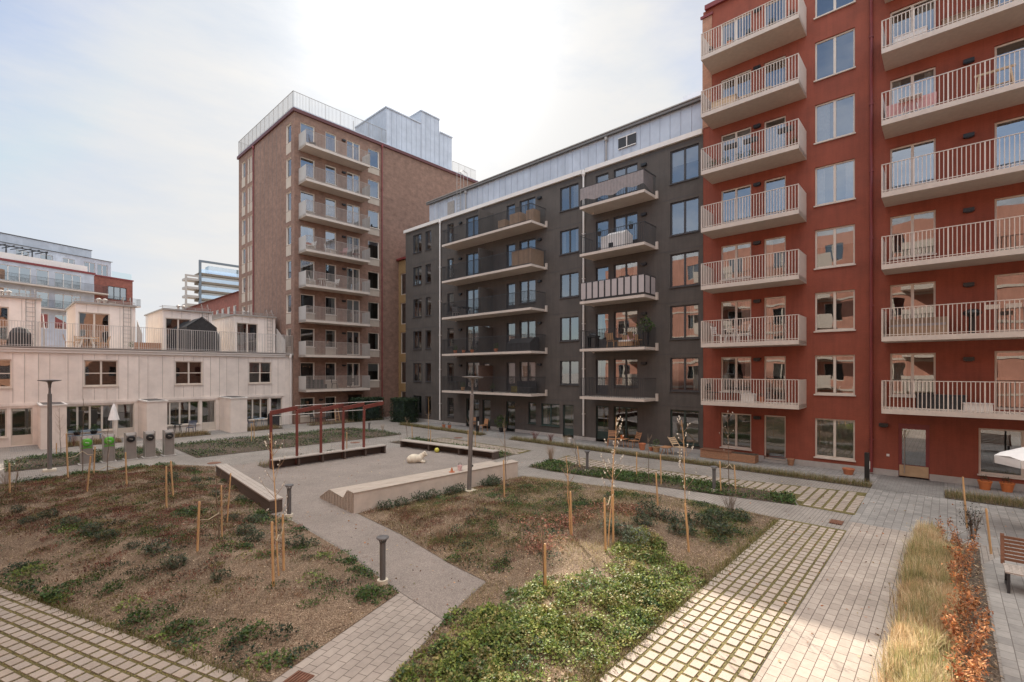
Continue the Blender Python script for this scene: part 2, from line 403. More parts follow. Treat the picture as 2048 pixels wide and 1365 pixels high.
BC = {}
def balcony(par, u, z, w, dep, style, loc=None, rz=0, rail_h=1.14):
    """balcony as a part: slab mesh > railing, end_panel. Local x along wall, -y outward, z=0 at slab underside"""
    key = (round(w, 2), dep, style)
    sm, rm = {'red': ('beige', 'beigemetal'), 'brick': ('beige', 'greymetal'), 'dark': ('beige', 'darkmetal'), 'far': ('beige', 'darkmetal')}[style]
    if key not in BC:
        th = .2 if style != 'dark' else .16
        b = MB().box(0, w, -dep, -.004, 0, th)
        if style == 'dark':
            b.box(w-.02, w+.13, -.12, -.006, -.02, .42); b.box(.25, .33, -.4, -.3, -.08, -.001)
        r = MB(); top = th+rail_h; y = -dep+.02
        n = int(w/(.125 if style == 'red' else .115)); bw = .026 if style == 'red' else (.022 if style == 'brick' else .014)
        for i in range(n+1):
            x = .02+(w-.04)*i/n; thick = 1 if i % 8 else 1.7
            r.box(x-bw*thick/2, x+bw*thick/2, y-.012, y+.012, th*.55 if style == 'red' else th, top-.012)
        r.box(0, w, y-.022, y+.022, top-.013, top+.014)
        r.box(0, w, y-.018, y+.018, th+.05, th+.075)
        e = None
        if style in ('red', 'brick'):
            e = [MB().box(x, x+.03, y+.03, -.03, .02, top+.005) for x in (.0, w-.03)]
        else:
            for x in (.02, w-.02):
                k = int(dep/.12)
                for i in range(1, k): yy = y-(y)*i/k; r.box(x-.007, x+.007, yy-.007, yy+.007, th, top-.012)
                r.box(x-.02, x+.02, y, -.02, top-.013, top+.014)
        BC[key] = (b.mesh('balcony_slab', M[sm]), r.mesh('railing', M[rm]), [q.mesh('end_panel', M[rm if style == 'red' else 'endpanel']) for q in e] if e else [])
    s, r, e = BC[key]
    o = obj('balcony', s, par, loc or (u, 0, z), rz)
    obj('railing', r, o)
    for q in e: obj('end_panel', q, o)
    return o
ID = lambda u, d, z: (u, d, z)
CUR = ['sides', None, 'left', None, None, 'sides', None, 'right', 'half', None]
def cur(i): return CUR[(i*7+3) % 10]
def wall_lamp(par, u, z):
    if 'wl' not in BC: BC['wl'] = MB().box(-.16, .16, -.16, -.003, -.07, .07).box(-.1, .1, -.13, -.03, -.1, -.07).mesh('wall_lamp', M['black'])
    return obj('wall_lamp', BC['wl'], par, (u, 0, z))
def downpipe(par, u, z0, z1, m, y=-.1, r=.055, hop=True):
    b = MB().tube((u,y,z0), (u,y,z1), r, n=8)
    k = int((z1-z0)/2.95)
    for i in range(k): b.box(u-.075, u+.075, y-.07, -.003, z0+1.4+i*2.95, z0+1.45+i*2.95)
    if hop: b.lathe([(.07,0),(.13,.14),(.13,.42),(.1,.42)], (u, y, z1-.05), 8)
    return b.build('downpipe', M[m], par)
FL = 2.95
# ------------------------------------------------------------------ red building
red = thing('apartment_building', 'tall brick-red rendered apartment block with beige balconies on the right', 'building', (26.15, 0, 0), -PI/2)
ops = []; wl = []
def op(u0, u1, z0, z1, style, **k): ops.append((u0, u1, z0, z1)); wl.append((u0, z0, u1-u0, z1-z0, style, k))
for k in range(8):
    z = FL*k
    op(-8.9, -7.4, z+.5, z+2.32, 'two', curtain=cur(k))
    op(-6.8, -5.83, z+(.12 if k == 0 else .1), z+2.32, 'one', sill=False, curtain=cur(k+4) if k else 'blind', name='balcony_door')
    op(-4.61, -3.07, z+.5, z+2.32, 'two', curtain='full' if k == 0 else cur(k+2))
    if k:
        op(-1.83, -.36, z+.52, z+2.34, 'two', curtain=cur(k+6))
        op(1.34, 3.7, z+.1, z+2.36, 'two', sill=False, curtain='right', name='balcony_door')
    else: op(.9, 3.3, .5, 2.3, 'two')
ops.append((-1.55, -.55, .06, 2.3))
mb = MB(); facade(mb, ID, -9.83, 8, .28, 24.1, ops); 
mb.quad((-9.83,0,24.1),(8,0,24.1),(8,12,24.1),(-9.83,12,24.1), 3); mb.quad((-9.83,0,0),(-9.83,12,0),(-9.83,12,24.1),(-9.83,0,24.1), 0)
mb.quad((8,0,0),(8,12,0),(8,12,24.1),(8,0,24.1),0); mb.quad((-9.83,12,0),(8,12,0),(8,12,24.1),(-9.83,12,24.1),0)
for a, b in ((-9.83, -6.8), (-5.83, -1.55), (-.55, 8)): mb.quad((a,0,0),(b,0,0),(b,0,.28),(a,0,.28), 4)
mb.quad((-6.8,0,0),(-5.83,0,0),(-5.83,0,.12),(-6.8,0,.12),4)
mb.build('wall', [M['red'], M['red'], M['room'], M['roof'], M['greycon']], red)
MB().box(-9.86, -9.36, -.03, -.002, 17.76, 23.72).build('brick_strip', M['redbrick'], red)
MB().box(-9.7, 8, -.16, .3, 24.1, 24.34).box(-9.95, -9.3, -.1, -.002, 23.73, 23.86).build('eaves_trim', M['redtrim'], red)
for u, z, w, h, st, k in wl: window(red, u, z, w, h, st, 'cream', **k)
for k in range(7):
    balcony(red, -9.34, 2.8+FL*k, 4.39, 1.62, 'red'); balcony(red, -2.0, 2.8+FL*k, 8.4, 1.56, 'red')
for k in range(8): wall_lamp(red, -7.1, 2.18+FL*k); wall_lamp(red, .62, 5.02+FL*k) if k < 7 else None
wall_lamp(red, -2.05, 2.2)
downpipe(red, -2.47, .1, 24, 'redtrim', -.09, .06)
d = MB().box(0, .12, .02, .1, 0, 2.24).box(.88, 1, .02, .1, 0, 2.24).box(.12, .88, .02, .1, 2.02, 2.24).box(.12, .88, .04, .08, 0, .5)
d = d.build('entrance_door', [M['redtrim']], red, (-1.55, 0, .06))
MB().quad((.12,.06,.5),(.88,.06,.5),(.88,.06,2.02),(.12,.06,2.02)).build('pane', M['glass'], d)
MB().box(.03, .97, .005, .019, .02, .48).build('kick_plate', mat('brass_kick_plate', (.5,.36,.22), .5, .1, 4, .05, .3), d)
MB().tube((.2,-.06,.15),(.2,-.06,1.95),.018,n=8).bar((.2,-.06,.4),(.2,.04,.4),.02,.02).bar((.2,-.06,1.7),(.2,.04,1.7),.02,.02).build('handle', M['chuteedge'], d)
MB().box(-1.95,-1.85,-.03,-.003,.85,.95).build('door_phone', M['white'], red)

# ------------------------------------------------------------------ charcoal building
dk = thing('apartment_building', 'charcoal grey apartment block with dark balcony railings and zinc top storey', 'building', (26.15, 0, 0), -PI/2)
ops = []; wl = []
for k in range(6):
    z = FL*k
    op(-11.7, -10.07, z+.45, z+2.34, 'two', curtain='low' if k == 0 else cur(k))
    op(-16.68, -15.75, z+.13, z+2.32, 'one', sill=False, panel=.55, name='balcony_door', curtain=cur(k+5) if k else None)
    op(-15.37, -13.75, z+(.62 if k else .3), z+2.34, 'two', curtain=cur(k+3) if k else None)
    op(-36.4, -35.14, z+.62, z+2.28, 'two', curtain=cur(k+1)); op(-34.55, -33.76, z+.62, z+2.28, 'one', name='window', curtain=cur(k+8))
    op(-31.5, -30.68, z+.64, z+2.28, 'one', name='window', curtain=cur(k+2))
    if k:
        op(-19.54, -18.02, z+.66, z+2.28, 'two', curtain=cur(k+7))
        op(-29.1, -27.55, z+.2, z+2.3, 'two', sill=False, name='balcony_door', curtain=cur(k+4)); op(-27.15, -26.4, z+.13, z+2.2, 'one', sill=False, panel=.5, name='balcony_door')
        op(-24.55, -23.7, z+.13, z+2.24, 'one', sill=False, panel=.5, name='balcony_door', curtain=cur(k+9)); op(-23.25, -21.74, z+.62, z+2.28, 'two', curtain=cur(k+6))
    else:
        op(-29.1, -27.6, .15, 2.3, 'two', sill=False, name='balcony_door'); op(-27.2, -26.3, .15, 2.28, 'one', sill=False, panel=.4, name='balcony_door')
        op(-24.6, -23.7, .1, 2.25, 'one', sill=False, name='balcony_door'); op(-22.4, -21.7, .75, 2.26, 'one', name='window')
        op(-21.2, -19.6, .72, 2.25, 'two', curtain='sides'); op(-19.3, -18.42, .15, 2.25, 'one', sill=False, panel=.5, name='balcony_door', curtain='half')
mb = MB(); facade(mb, ID, -37.6, -9.84, .22, 17.7, ops)
mb.quad((-37.6,0,17.7),(-9.84,0,17.7),(-9.84,13,17.7),(-37.6,13,17.7), 3); mb.quad((-37.6,0,0),(-37.6,13,0),(-37.6,13,17.7),(-37.6,0,17.7), 0)
mb.quad((-37.6,13,0),(-9.84,13,0),(-9.84,13,17.7),(-37.6,13,17.7),0)
cuts = sorted([(o[0], o[1]) for o in ops if o[2] < .22]); a = -37.6
for c0, c1 in cuts + [(-9.84, 0)]: mb.quad((a,0,0),(c0,0,0),(c0,0,.22),(a,0,.22), 4); a = c1
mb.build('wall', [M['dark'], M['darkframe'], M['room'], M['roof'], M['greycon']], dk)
b = MB()
for k in range(1, 7): b.box(-37.6, -9.85, -.006, -.001, FL*k-.42, FL*k-.39)
b.build('joint_line', M['darkframe'], dk)
for u, z, w, h, st, k in wl: window(dk, u, z, w, h, st, 'greenframe' if z < .9 and st != 'four' and u > -30 and z < FL*.5 else 'darkframe', **k)
for k in range(5):
    balcony(dk, -16.9, 2.8+FL*k, 4.36, 1.5, 'dark'); bl = balcony(dk, -30.25, 2.8+FL*k, 9.5, 1.62, 'dark')
    MB().box(4.22, 4.27, -1.56, -.05, .2, 2.15).build('partition', M['dark'] if k != 0 else mat('brown_panel', (.12,.075,.055), .6), bl)
    wall_lamp(dk, -13.3, 5.0+FL*k); wall_lamp(dk, -21.3, 5.0+FL*k); wall_lamp(dk, -29.75, 5.0+FL*k)
downpipe(dk, -17.55, .3, 17.3, 'white', -.12, .06); downpipe(dk, -32.36, .3, 17.3, 'white', -.12, .06)
MB().box(-37.75, -32.5, -.16, .02, 17.47, 17.74).box(-32.2, -17.7, -.16, .02, 17.47, 17.74).box(-17.4, -9.85, -.16, .02, 17.47, 17.74).build('fascia', M['white'], dk)
b = MB(); Y0 = 1.4
b.quad((-35.8,Y0,17.71),(-9.84,Y0,17.71),(-9.84,Y0,20.2),(-35.8,Y0,20.2)); b.quad((-35.8,Y0,17.71),(-35.8,10,17.71),(-35.8,10,20.2),(-35.8,Y0,20.2))
b.quad((-35.8,10,17.71),(-9.84,10,17.71),(-9.84,10,20.2),(-35.8,10,20.2))
u = -35.75
while u < -9.9: b.box(u, u+.022, Y0-.04, Y0-.0005, 17.73, 20.19); u += .65
b.build('top_storey', M['zinc'], dk)
MB().box(-36.0, -9.84, Y0-.2, 10.2, 20.2, 20.26).box(-36.0, -9.84, Y0-.24, Y0-.08, 20.08, 20.199).build('roof', M['roof'], dk)
b = MB().box(-36.0, -9.84, Y0-.27, Y0-.19, 20.262, 20.33)
for x in (-16.7, -30.6): b.tube((x,Y0-.12,17.75),(x,Y0-.12,20.05),.055,n=8).lathe([(.06,0),(.12,.1),(.12,.3)],(x,Y0-.12,19.75),8)
b.build('gutter', M['gutter'], dk)
b = MB().box(-15.82, -14.57, Y0-.07, Y0-.02, 18.97, 19.67)
b.box(-15.84,-14.55,Y0-.1,Y0-.071,18.95,19.0,1).box(-15.84,-14.55,Y0-.1,Y0-.071,19.64,19.69,1).box(-15.23,-15.17,Y0-.1,Y0-.071,19.0,19.64,1)
b.build('roof_vent', [M['darkmetal'], M['white']], dk)
MB().box(-33.1, -32.2, Y0-.07, Y0-.02, 17.75, 19.65).build('roof_door', M['gutter'], dk)
b = MB()
for x in (-31.6, -31.1): b.tube((x,Y0-.25,17.8),(x,Y0-.25,21.8),.022,n=6).path([(x,Y0-.25,21.8),(x,Y0,22.0),(x,Y0+.5,21.9),(x,Y0+.6,20.3)],.022,n=6)
for i in range(12): b.tube((-31.6,Y0-.25,17.95+i*.3),(-31.1,Y0-.25,17.95+i*.3),.014,n=5)
b.build('roof_ladder', M['gutter'], dk)
for x in (-34.5, -25.8, -21): MB().tube((x,2.4,20.2),(x,2.4,20.95),.09,n=8).build('roof_pipe', M['darkmetal'], dk)
MB().extr([(2.9,20.26),(2.6,20.95),(3,21.7),(5,21.9),(5.4,20.26)], -12.2, -9.9).build('roof_hood', M['zinc'], dk)

# ------------------------------------------------------------------ brown brick tower
bt = thing('apartment_tower', 'nine-storey brown brick tower with cream window surrounds and zinc penthouse', 'building', (0, 40.9, 0))
ops = []; wl = []; pan = []
for k in range(9):
    z = FL*k + (.1 if k else 0)
    for (a, b, c, st, nm) in ((17.72, 18.94, .62, 'one', 'window'), (19.94, 20.93, .62 if k else .1, 'one', 'window' if k else 'balcony_door'), (22.0, 23.3, .02, 'two', 'balcony_door'), (24.16, 25.36, .55, 'one', 'window')):
        if k == 0 and a > 21: continue
        op(a, b, z+c, z+2.22, st, name=nm, sill=c > .3, curtain=cur(k+int(a)) if k < 6 or a < 18 else None)
        if c > .3: pan.append((a, b, z-.12 if k else .1, z+c-.06))
ops.append((22.1, 23.6, .05, 2.3))
mb = MB(); facade(mb, ID, 17.2, 38.6, 0, 26.6, ops)
so = []; sw = []; L = 13.6
TL = lambda u, d, z: (17.2+d, L-u, z)
for k in range(9):
    z = FL*k+.1
    for a, b in ((.95, 1.9), (2.6, 3.1), (3.3, 3.85), (11.95, 12.95)):
        if k < 2 and a < 11 or k < 2: continue
        so.append((a, b, z+.6, z+2.22)); sw.append((a, z+.6, b-a))
facade(mb, TL, 0, L, 0, 26.6, so)
mb.quad((17.2,0,26.6),(38.6,0,26.6),(38.6,L,26.6),(17.2,L,26.6),3); mb.quad((17.2,L,0),(38.6,L,0),(38.6,L,26.6),(17.2,L,26.6),0); mb.quad((38.6,0,0),(38.6,L,0),(38.6,L,26.6),(38.6,0,26.6),0)
mb.build('wall', [M['brick'], M['cream'], M['room'], M['roof']], bt)
for u, z, w, h, st, k in wl: window(bt, u, z, w, h, st, 'cream', **k)
for a, z, w in sw: window(bt, 0, 0, w, 1.62, 'one', 'cream', loc=(17.2, L-a, z), rz=-PI/2, sill=False, name='window')
for a, b, z0, z1 in pan: MB().box(a-.02, b+.02, -.02, -.002, z0, z1).build('spandrel_panel', M['creamwall'], bt)
for a, z, w in sw: MB().box(17.18, 17.198, L-a-w, L-a, z-.95, z-.06).build('spandrel_panel', M['creamwall'], bt)
b = MB()
for i in range(7): b.box(17.19, 17.199, 2.8+i*.95, 2.825+i*.95, 6, 26.4)
b.build('movement_joint', M['roof'], bt)
for k in range(8): balcony(bt, 17.55, 2.76+FL*k, 5.98, 1.45, 'brick'); wall_lamp(bt, 21.65, 5.05+FL*k)
wall_lamp(bt, 19.5, 2.0)
downpipe(bt, 25.65, .2, 26.4, 'redtrim', -.08, .055)
MB().tube((17.1,9.2,6.3),(17.1,9.2,26.3),.055,n=8).lathe([(.06,0),(.12,.12),(.12,.35)],(17.1,9.2,26.2),8).build('downpipe', M['redtrim'], bt)
MB().box(17.04, 38.7, -.16, .0, 26.58, 26.86).box(17.04, 17.2, 0, L+.1, 26.58, 26.86).build('eaves_trim', M['maroon'], bt)
MB().box(17.1, 38.6, -.06, .3, 26.86, 26.98).box(17.1, 17.4, .3, L, 26.86, 26.98).box(18.3, 25.2, 1.0, 1.3, 26.61, 27.35).build('roof_flashing', M['zinc'], bt)
def railing(mb, p, q, h, step, bw=.012, post=8, z=0):
    p = Vector(p); q = Vector(q); n = max(1, int((q-p).length/step))
    for i in range(n+1):
        c = p+(q-p)*i/n; r = bw*(1.8 if i % post == 0 else 1)
        mb.box(c.x-r, c.x+r, c.y-r, c.y+r, c.z, c.z+h)
    mb.bar(p+Vector((0,0,h)), q+Vector((0,0,h)), .035, .03); mb.bar(p+Vector((0,0,.08)), q+Vector((0,0,.08)), .025, .02)
b = MB(); railing(b, (17.15,.12,27), (26.25,.12,27), 1.38, .13, .009, 11); railing(b, (17.15,.12,27), (17.15,13.5,27), 1.38, .13, .009, 8)
railing(b, (17.15,13.5,27), (26.25,13.5,27), 1.38, .14, .009, 11)
b.build('roof_railing', M['gutter'], bt)
b = MB(); railing(b, (34.95,.3,26.9), (38.5,.3,26.9), 1.35, .13, .009, 7); b.build('roof_railing', M['gutter'], bt)
b = MB()
for x0, x1, y1, zt in ((26.3,30.55,6.2,30.72),(30.55,33.0,9,32.1),(33.0,34.8,7,30.75)):
    b.box(x0, x1, .25, y1, 26.62, zt)
    x = x0+.02
    while x < x1: b.box(x, x+.025, .21, .2495, 26.9, zt-.02); x += .6
y = .3
while y < 6.2: b.box(26.26, 26.2995, y, y+.025, 26.9, 30.7); y += .6
b.box(26.22, 30.5, .16, 6.25, 30.72, 30.85).box(30.5, 33.06, .16, 9.05, 32.1, 32.23).box(33.07, 34.86, .16, 7.05, 30.75, 30.88)
b.build('penthouse', M['zinc'], bt)
b = MB()
for x, y in ((24.3,3),(24.9,3),(30.0,5),(30.3,6.5)): b.tube((x,y,26.6),(x,y,29.6 if x < 26 else 33.0),.02,n=5)
b.build('antenna', M['gutter'], bt)
MB().box(18.6,20.2,8,10,26.61,27.9).extr([(7.8,27.9),(9,28.7),(10.2,27.9)],18.5,20.3).build('roof_hatch', M['zinc'], bt)
# stair link between tower and charcoal block
b = MB(); lo = [(0.35, 1.7, FL*k+.35, FL*k+2.5) for k in range(5)]
TK = lambda u, d, z: (27.6+d, -u, z)
facade(b, TK, 0, 3.28, 0, 15.6, lo); b.quad((27.6,0,15.6),(27.6,-3.28,15.6),(33,-3.28,15.6),(33,0,15.6),3)
b.build('stair_link', [M['yellow'], M['yellow'], M['room'], M['redtrim']], bt)
for a, c, z0, z1 in lo: window(bt, 0, 0, 1.35, 2.15, 'one', 'cream', loc=(27.6, -.35, z0), rz=-PI/2, sill=False, name='window')
MB().box(27.3, 33, -3.28, -.02, 15.62, 15.8).build('link_roof', M['redtrim'], bt)

# ------------------------------------------------------------------ white sheet-metal row houses
UW = 4.93
def row_house(x0, label):
    r = thing('row_house', label, 'house', (x0, 41.25, 0), 0, 'pale metal row houses')
    ops = [(2.12, 3.82, 3.54, 5.24), (1.2, 3.62, .58, 2.3), (3.78, 4.7, .06, 2.3)]
    b = MB(); facade(b, ID, 0, UW, 0, 5.66, ops)
    b.box(0, UW, .02, 9, 5.55, 5.98, 0)
    for x in (.02, .52, 1.35, 2.05, 3.86, 4.35): b.box(x, x+.016, -.016, -.001, 2.62 if x > .1 else .02, 5.6, 3)
    for x in (2.62, 3.25): b.box(x, x+.016, -.016, -.001, 2.62, 3.4, 3); b.box(x, x+.016, -.016, -.001, 5.3, 5.6, 3)
    b.box(1.12, UW-.02, -.05, -.001, 2.42, 2.6)
    b.build('wall', [M['whitezinc'], M['cream'], M['room'], M['seam']], r)
    window(r, 2.12, 3.54, 1.7, 1.7, 'four', 'cream', curtain='half' if x0 > 10 else None)
    window(r, 1.2, .58, 2.42, 1.72, 'strip', 'cream', sill=True)
    window(r, 3.78, .06, .92, 2.24, 'one', 'cream', panel=.6, sill=False, name='door', curtain='right')
    b = MB().box(0, 1.1, -2.7, -.018, 0, 2.5)
    for i in range(9): b.box(-.03, 0, -2.6+i*.28, -2.55+i*.28, .02, 2.45)
    e = b.build('entry_box', M['whitezinc'], r)
    MB().box(-.05, 1.15, -2.75, -.02, 2.502, 2.58).build('lid', M['white'], e); MB().box(.1, 1.0, -2.6, -.15, 2.583, 2.6).build('roof_felt', M['darkmetal'], e)
    MB().box(-.001, UW-.001, -.12, .0, 5.68, 5.86).box(0, UW, -.2, -.12, 5.86, 5.94).build('eaves_trim', M['white'], r)
    MB().box(0, UW, -.24, .1, 5.985, 6.05).build('gutter', M['gutter'], r)
    b = MB(); railing(b, (.02,-.12,6.05), (UW-.03,-.12,6.05), 1.5, .118, .011, 13); b.build('terrace_railing', M['railpale'], r)
    b = MB(); facade(b, lambda u, d, z: (1.95+u, 2.75+d, z), 0, 3.25, 5.98, 9.2, [(.15, 1.8, 6.08, 8.6)])
    b.quad((1.95,2.75,5.98),(1.95,9,5.98),(1.95,9,9.2),(1.95,2.75,9.2)); b.quad((5.2,2.75,5.98),(5.2,9,5.98),(5.2,9,9.2),(5.2,2.75,9.2)); b.quad((1.95,9,5.98),(5.2,9,5.98),(5.2,9,9.2),(1.95,9,9.2))
    for i in range(12): b.box(1.92, 1.95, 2.9+i*.45, 2.95+i*.45, 6, 9.15)
    for x in (2.5, 3.1, 4.3, 4.8): b.box(x, x+.014, 2.736, 2.749, 6.0 if x > 4 else 8.66, 9.15, 3)
    cb = b.build('roof_cabin', [M['whitezinc'], M['cream'], M['room'], M['seam']], r)
    MB().box(1.85, 5.25, 2.6, 9.1, 9.2, 9.3).box(1.9, 5.2, 2.62, 2.68, 9.3, 9.34).build('cabin_roof', M['gutter'], cb)
    window(r, 0, 0, 1.65, 2.52, 'two', 'cream', loc=(2.1, 2.75, 6.08), sill=False, name='terrace_door', curtain='left' if x0 > 10 else None)
    b = MB()
    for x in (4.5, 4.92): b.tube((x,2.68,6.1),(x,2.68,9.5),.02,n=5).path([(x,2.68,9.5),(x,2.9,9.9),(x,3.3,9.7)],.02,n=5)
    for i in range(11): b.tube((4.5,2.68,6.35+i*.29),(4.92,2.68,6.35+i*.29),.014,n=5)
    b.build('roof_ladder', M['gutter'], r)
    b = MB()
    for y in (3.0, 3.8): b.bar((1.9,y,9.55),(5.2,y,9.55),.04,.03)
    for x in (1.95,3,4.1,5.15): b.box(x-.015,x+.015,3.0,3.03,9.3,9.55)
    b.build('snow_guard', M['gutter'], r)
    b = MB()
    for x in (3.4, 3.75): b.tube((x,5,9.3),(x,5,9.75),.09,n=8).lathe([(.16,.45),(.16,.55),(.05,.62)],(x,5,9.3),8)
    b.build('roof_vent', M['chuteedge'], r)
    MB().extr([(.9,6.0),(.9,7.2),(2.7,8.3),(2.7,6.0)], 5.25+.02, 5.3).build('privacy_screen', M['endpanel'], r)
    return r
u1 = row_house(1.78, 'pale row house with a round dining table on its roof terrace, beside the lamp post')
row_house(11.64, 'pale row house adjoining the brick tower, its roof terrace empty')
for x0, lb in ((-3.15, 'pale row house at the left edge with two black covers on its roof terrace'), (6.71, 'pale row house with the dark covered tent on its roof terrace')):
    dup(u1, (x0, 41.25, 0), None, lb)
e = thing('end_wall', 'narrow pale metal wall strip with downpipe beside the brick tower corner', 'wall', (16.57, 41.25, 0))
MB().box(0, .6, .0, 9, 0, 5.66).box(0, .6, .02, 9, 5.67, 5.98).build('wall', M['whitezinc'], e)
MB().box(0, .62, -.2, 0, 5.86, 6.05).build('gutter', M['gutter'], e); downpipe(e, .4, .1, 5.6, 'white', -.1, .05)
b = MB(); railing(b, (0,-.12,6.05), (.6,-.12,6.05), 1.5, .118, .011, 5); railing(b, (.58,-.12,6.05), (.58,6,6.05), 1.5, .118, .011, 13); b.build('terrace_railing', M['greymetal'], e)
# ------------------------------------------------------------------ buildings further off
A = thing('terraced_apartments', 'distant grey apartment block with stepped roof terraces behind the left row houses', 'building', (10.57, 99.39, 0), R(20.95))
ops = []; wl = []
for k in range(3):
    z = 16.9-3.15*k
    for a, b in ((-11.2,-7.6),(-7.0,-5.6),(-4.9,-1.7)): op(a, b, z+.15, z+2.3, 'three' if b-a > 2 else 'one', name='window', sill=False, gl='glassfar')
mb = MB(); facade(mb, ID, -25, 0, 0, 19.7, ops); mb.quad((0,0,0),(0,9,0),(0,9,19.7),(0,0,19.7)); mb.quad((-25,0,19.7),(0,0,19.7),(0,12,19.7),(-25,12,19.7))
mb.build('wall', [M['zinc'], M['white'], M['room']], A)
for u, z, w, h, st, k in wl: window(A, u, z, w, h, st, 'white', **k)
MB().box(-25, .15, -.15, .2, 19.7, 20.0).build('eaves_trim', M['redtrim'], A)
MB().box(-25, -.6, .5, .56, 20.0, 20.95).build('terrace_parapet', M['white'], A)
for k in range(2): balcony(A, -25, 16.6-3.15*k, 26.2, 1.5, 'far')
ops = [(1.9, 4.6, 16.2, 18.3)]; mb = MB(); facade(mb, ID, .02, 5.5, 0, 19.6, ops); mb.quad((5.5,0,0),(5.5,9,0),(5.5,9,19.6),(5.5,0,19.6)); mb.quad((0,0,19.6),(5.5,0,19.6),(5.5,9,19.6),(0,9,19.6))
mb.build('brick_wing', [M['brickfar'], M['brickfar'], M['room']], A)
window(A, 1.9, 16.2, 2.7, 2.1, 'three', 'darkframe', sill=False, gl='glassfar')
balcony(A, 1.4, 15.2, 4.6, 1.3, 'far')
MB().box(.2, 5.6, -.12, .2, 19.6, 19.8).build('eaves_trim', M['redtrim'], A)
MB().box(2.5, 5.4, .1, .13, 19.8, 20.8).build('glass_balustrade', M['glassrail'], A)
ops = []; wl = []
for a in (-7.2,-4.4,-1.6,1.2,3.0): op(a, a+1.5, 20.6, 22.5, 'two', sill=False, gl='glassfar')
mb = MB(); facade(mb, lambda u, d, z: (u, 5+d, z), -25, 5, 19.7, 23.2, ops); mb.quad((5,5,19.7),(5,12,19.7),(5,12,23.2),(5,5,23.2))
mb.box(-25, 3.2, 7, 12, 23.25, 24.9, 0).box(-25, 5.2, 4.8, 12, 23.2, 23.24, 1).box(-25, 3.3, 6.9, 12, 24.9, 25.0, 1)
mb.build('setback_storey', [M['zinc'], M['darkmetal'], M['room']], A)
for u, z, w, h, st, k in wl: window(A, 0, 0, w, h, st, 'white', loc=(u, 5, z), **k)
b = MB()
for x in (-11.6, -9.6, -6.8, -5.2): b.box(x-.06, x+.06, 1.5, 1.62, 20, 22.2)
for i in range(8): b.bar((-11.6+i*.92,1.3,22.25),(-11.6+i*.92,4.6,22.25),.08,.12)
b.bar((-11.7,1.5,22.12),(-5,1.5,22.12),.08,.14); b.build('roof_pergola', M['darkmetal'], A)

B = thing('balcony_tower', 'distant glass-fronted tower of stacked balconies beside the brick tower', 'building', (49.4, 197.57, 0))
b = MB()
for k in range(14):
    z = 43.8-4.0-3.05*k
    b.box(0, 26, -.2, 6, z-.75, z, 1)
    b.box(0, 26, .6, .8, z-3.05+.9-.9, z-.9, 2)
b.box(0,.7,-.3,.5,0,44.3,0).box(.7,26,-.3,.5,43.6,44.3,0).box(13.5,14,-.25,.3,0,43.6,0).box(19.5,20,-.25,.3,0,43.6,0).box(3.5,22,2,6,39.9,43.0,3)
b.build('frame', [mat('blue_grey_frame', (.13,.15,.17), .5), mat('bronze_slab', (.17,.135,.10), .7), mat('pale_back_wall', (.55,.53,.5), .8), M['glassfar']], B)
b = MB()
for k in range(13): z = 43.8-4.0-3.05*k; b.quad((.7,-.1,z),(26,-.1,z),(26,-.1,z+1.3),(.7,-.1,z+1.3))
b.build('balcony_glazing', glassmat('blue_balcony_glass', (.35,.55,.75), .3, 0), B)
b = MB()
for k in range(11): z = 37.2-3.05*k; b.box(-4, 0, 0, 5, z-.5, z+.3, 0)
b.box(-4.2,-3.6,-.1,.4,0,38.6,0).box(-3.6,0,-.1,.4,38.0,38.6,0).build('side_balconies', M['greymetal'], B)

C = thing('brick_block', 'long low red brick apartment block with grey balconies behind the brick tower', 'building', (17.7, 80, 0), -PI/2)
ops = []; wl = []
for i in range(11):
    for z in (9.6, 6.4): op(4.2+i*2.0, 5.1+i*2.0, z, z+2.1, 'one', name='window', sill=False, gl='glassfar')
mb = MB(); facade(mb, ID, 0, 25.5, 0, 13.0, ops); mb.quad((0,0,0),(0,10,0),(0,10,13),(0,0,13)); mb.build('wall', [M['brickfar'], M['white'], M['room']], C)
for u, z, w, h, st, k in wl: window(C, u, z, w, h, st, 'white', **k)
MB().extr([(-.3,13.0),(5,15.2),(10,13.0)], -.2, 25.5).build('roof', M['redtrim'], C)
for u in (10.5, 18.5): balcony(C, u, 9.35, 4.2, 1.4, 'brick')
b = MB()
for x in (12, 12.8, 20): b.box(x, x+.5, 4, 4.5, 14.4, 15.9)
b.build('chimney', M['redtrim'], C)

# the block the picture is taken from: seen only mirrored in the courtyard windows, and it throws warm light back
D = thing('courtyard_block', 'salmon red apartment block with white balconies mirrored in the courtyard windows', 'building', (-3.2, 34, 0), PI/2)
ops = []; wl = []
TD = lambda u, d, z: (-u, d, z)
b = MB()
mb = MB()
mb.box(0, 58, .0, 10, 0, 17.6, 0) if False else None
ops = [(2+i*4.6, 3.5+i*4.6, .6+FL*k, 2.3+FL*k) for i in range(14) for k in range(6)]
facade(mb, TD, 0, 66, 0, 18, ops); mb.quad((0,0,18),(-66,0,18),(-66,10,18),(0,10,18),3); mb.quad((0,0,0),(0,10,0),(0,10,18),(0,0,18),0); mb.quad((-66,0,0),(-66,10,0),(-66,10,18),(-66,0,18),0)
mb.build('wall', [render_mat('salmon_render', (.52,.25,.18)), M['white'], M['room'], M['roof']], D)
mb = MB()
for a, z0, c, z1 in [(o[0], o[2], o[1], o[3]) for o in ops]: mb.quad((-a-.1,.3,z0),(-a-.1-(c-a)*.35,.3,z0),(-a-.1-(c-a)*.35,.3,z1),(-a-.1,.3,z1)).box(-c,-a,.06,.1,z0-.02,z0+.06).box((-a-c)/2-.05,(-a-c)/2+.05,.06,.1,z0+.06,z1)
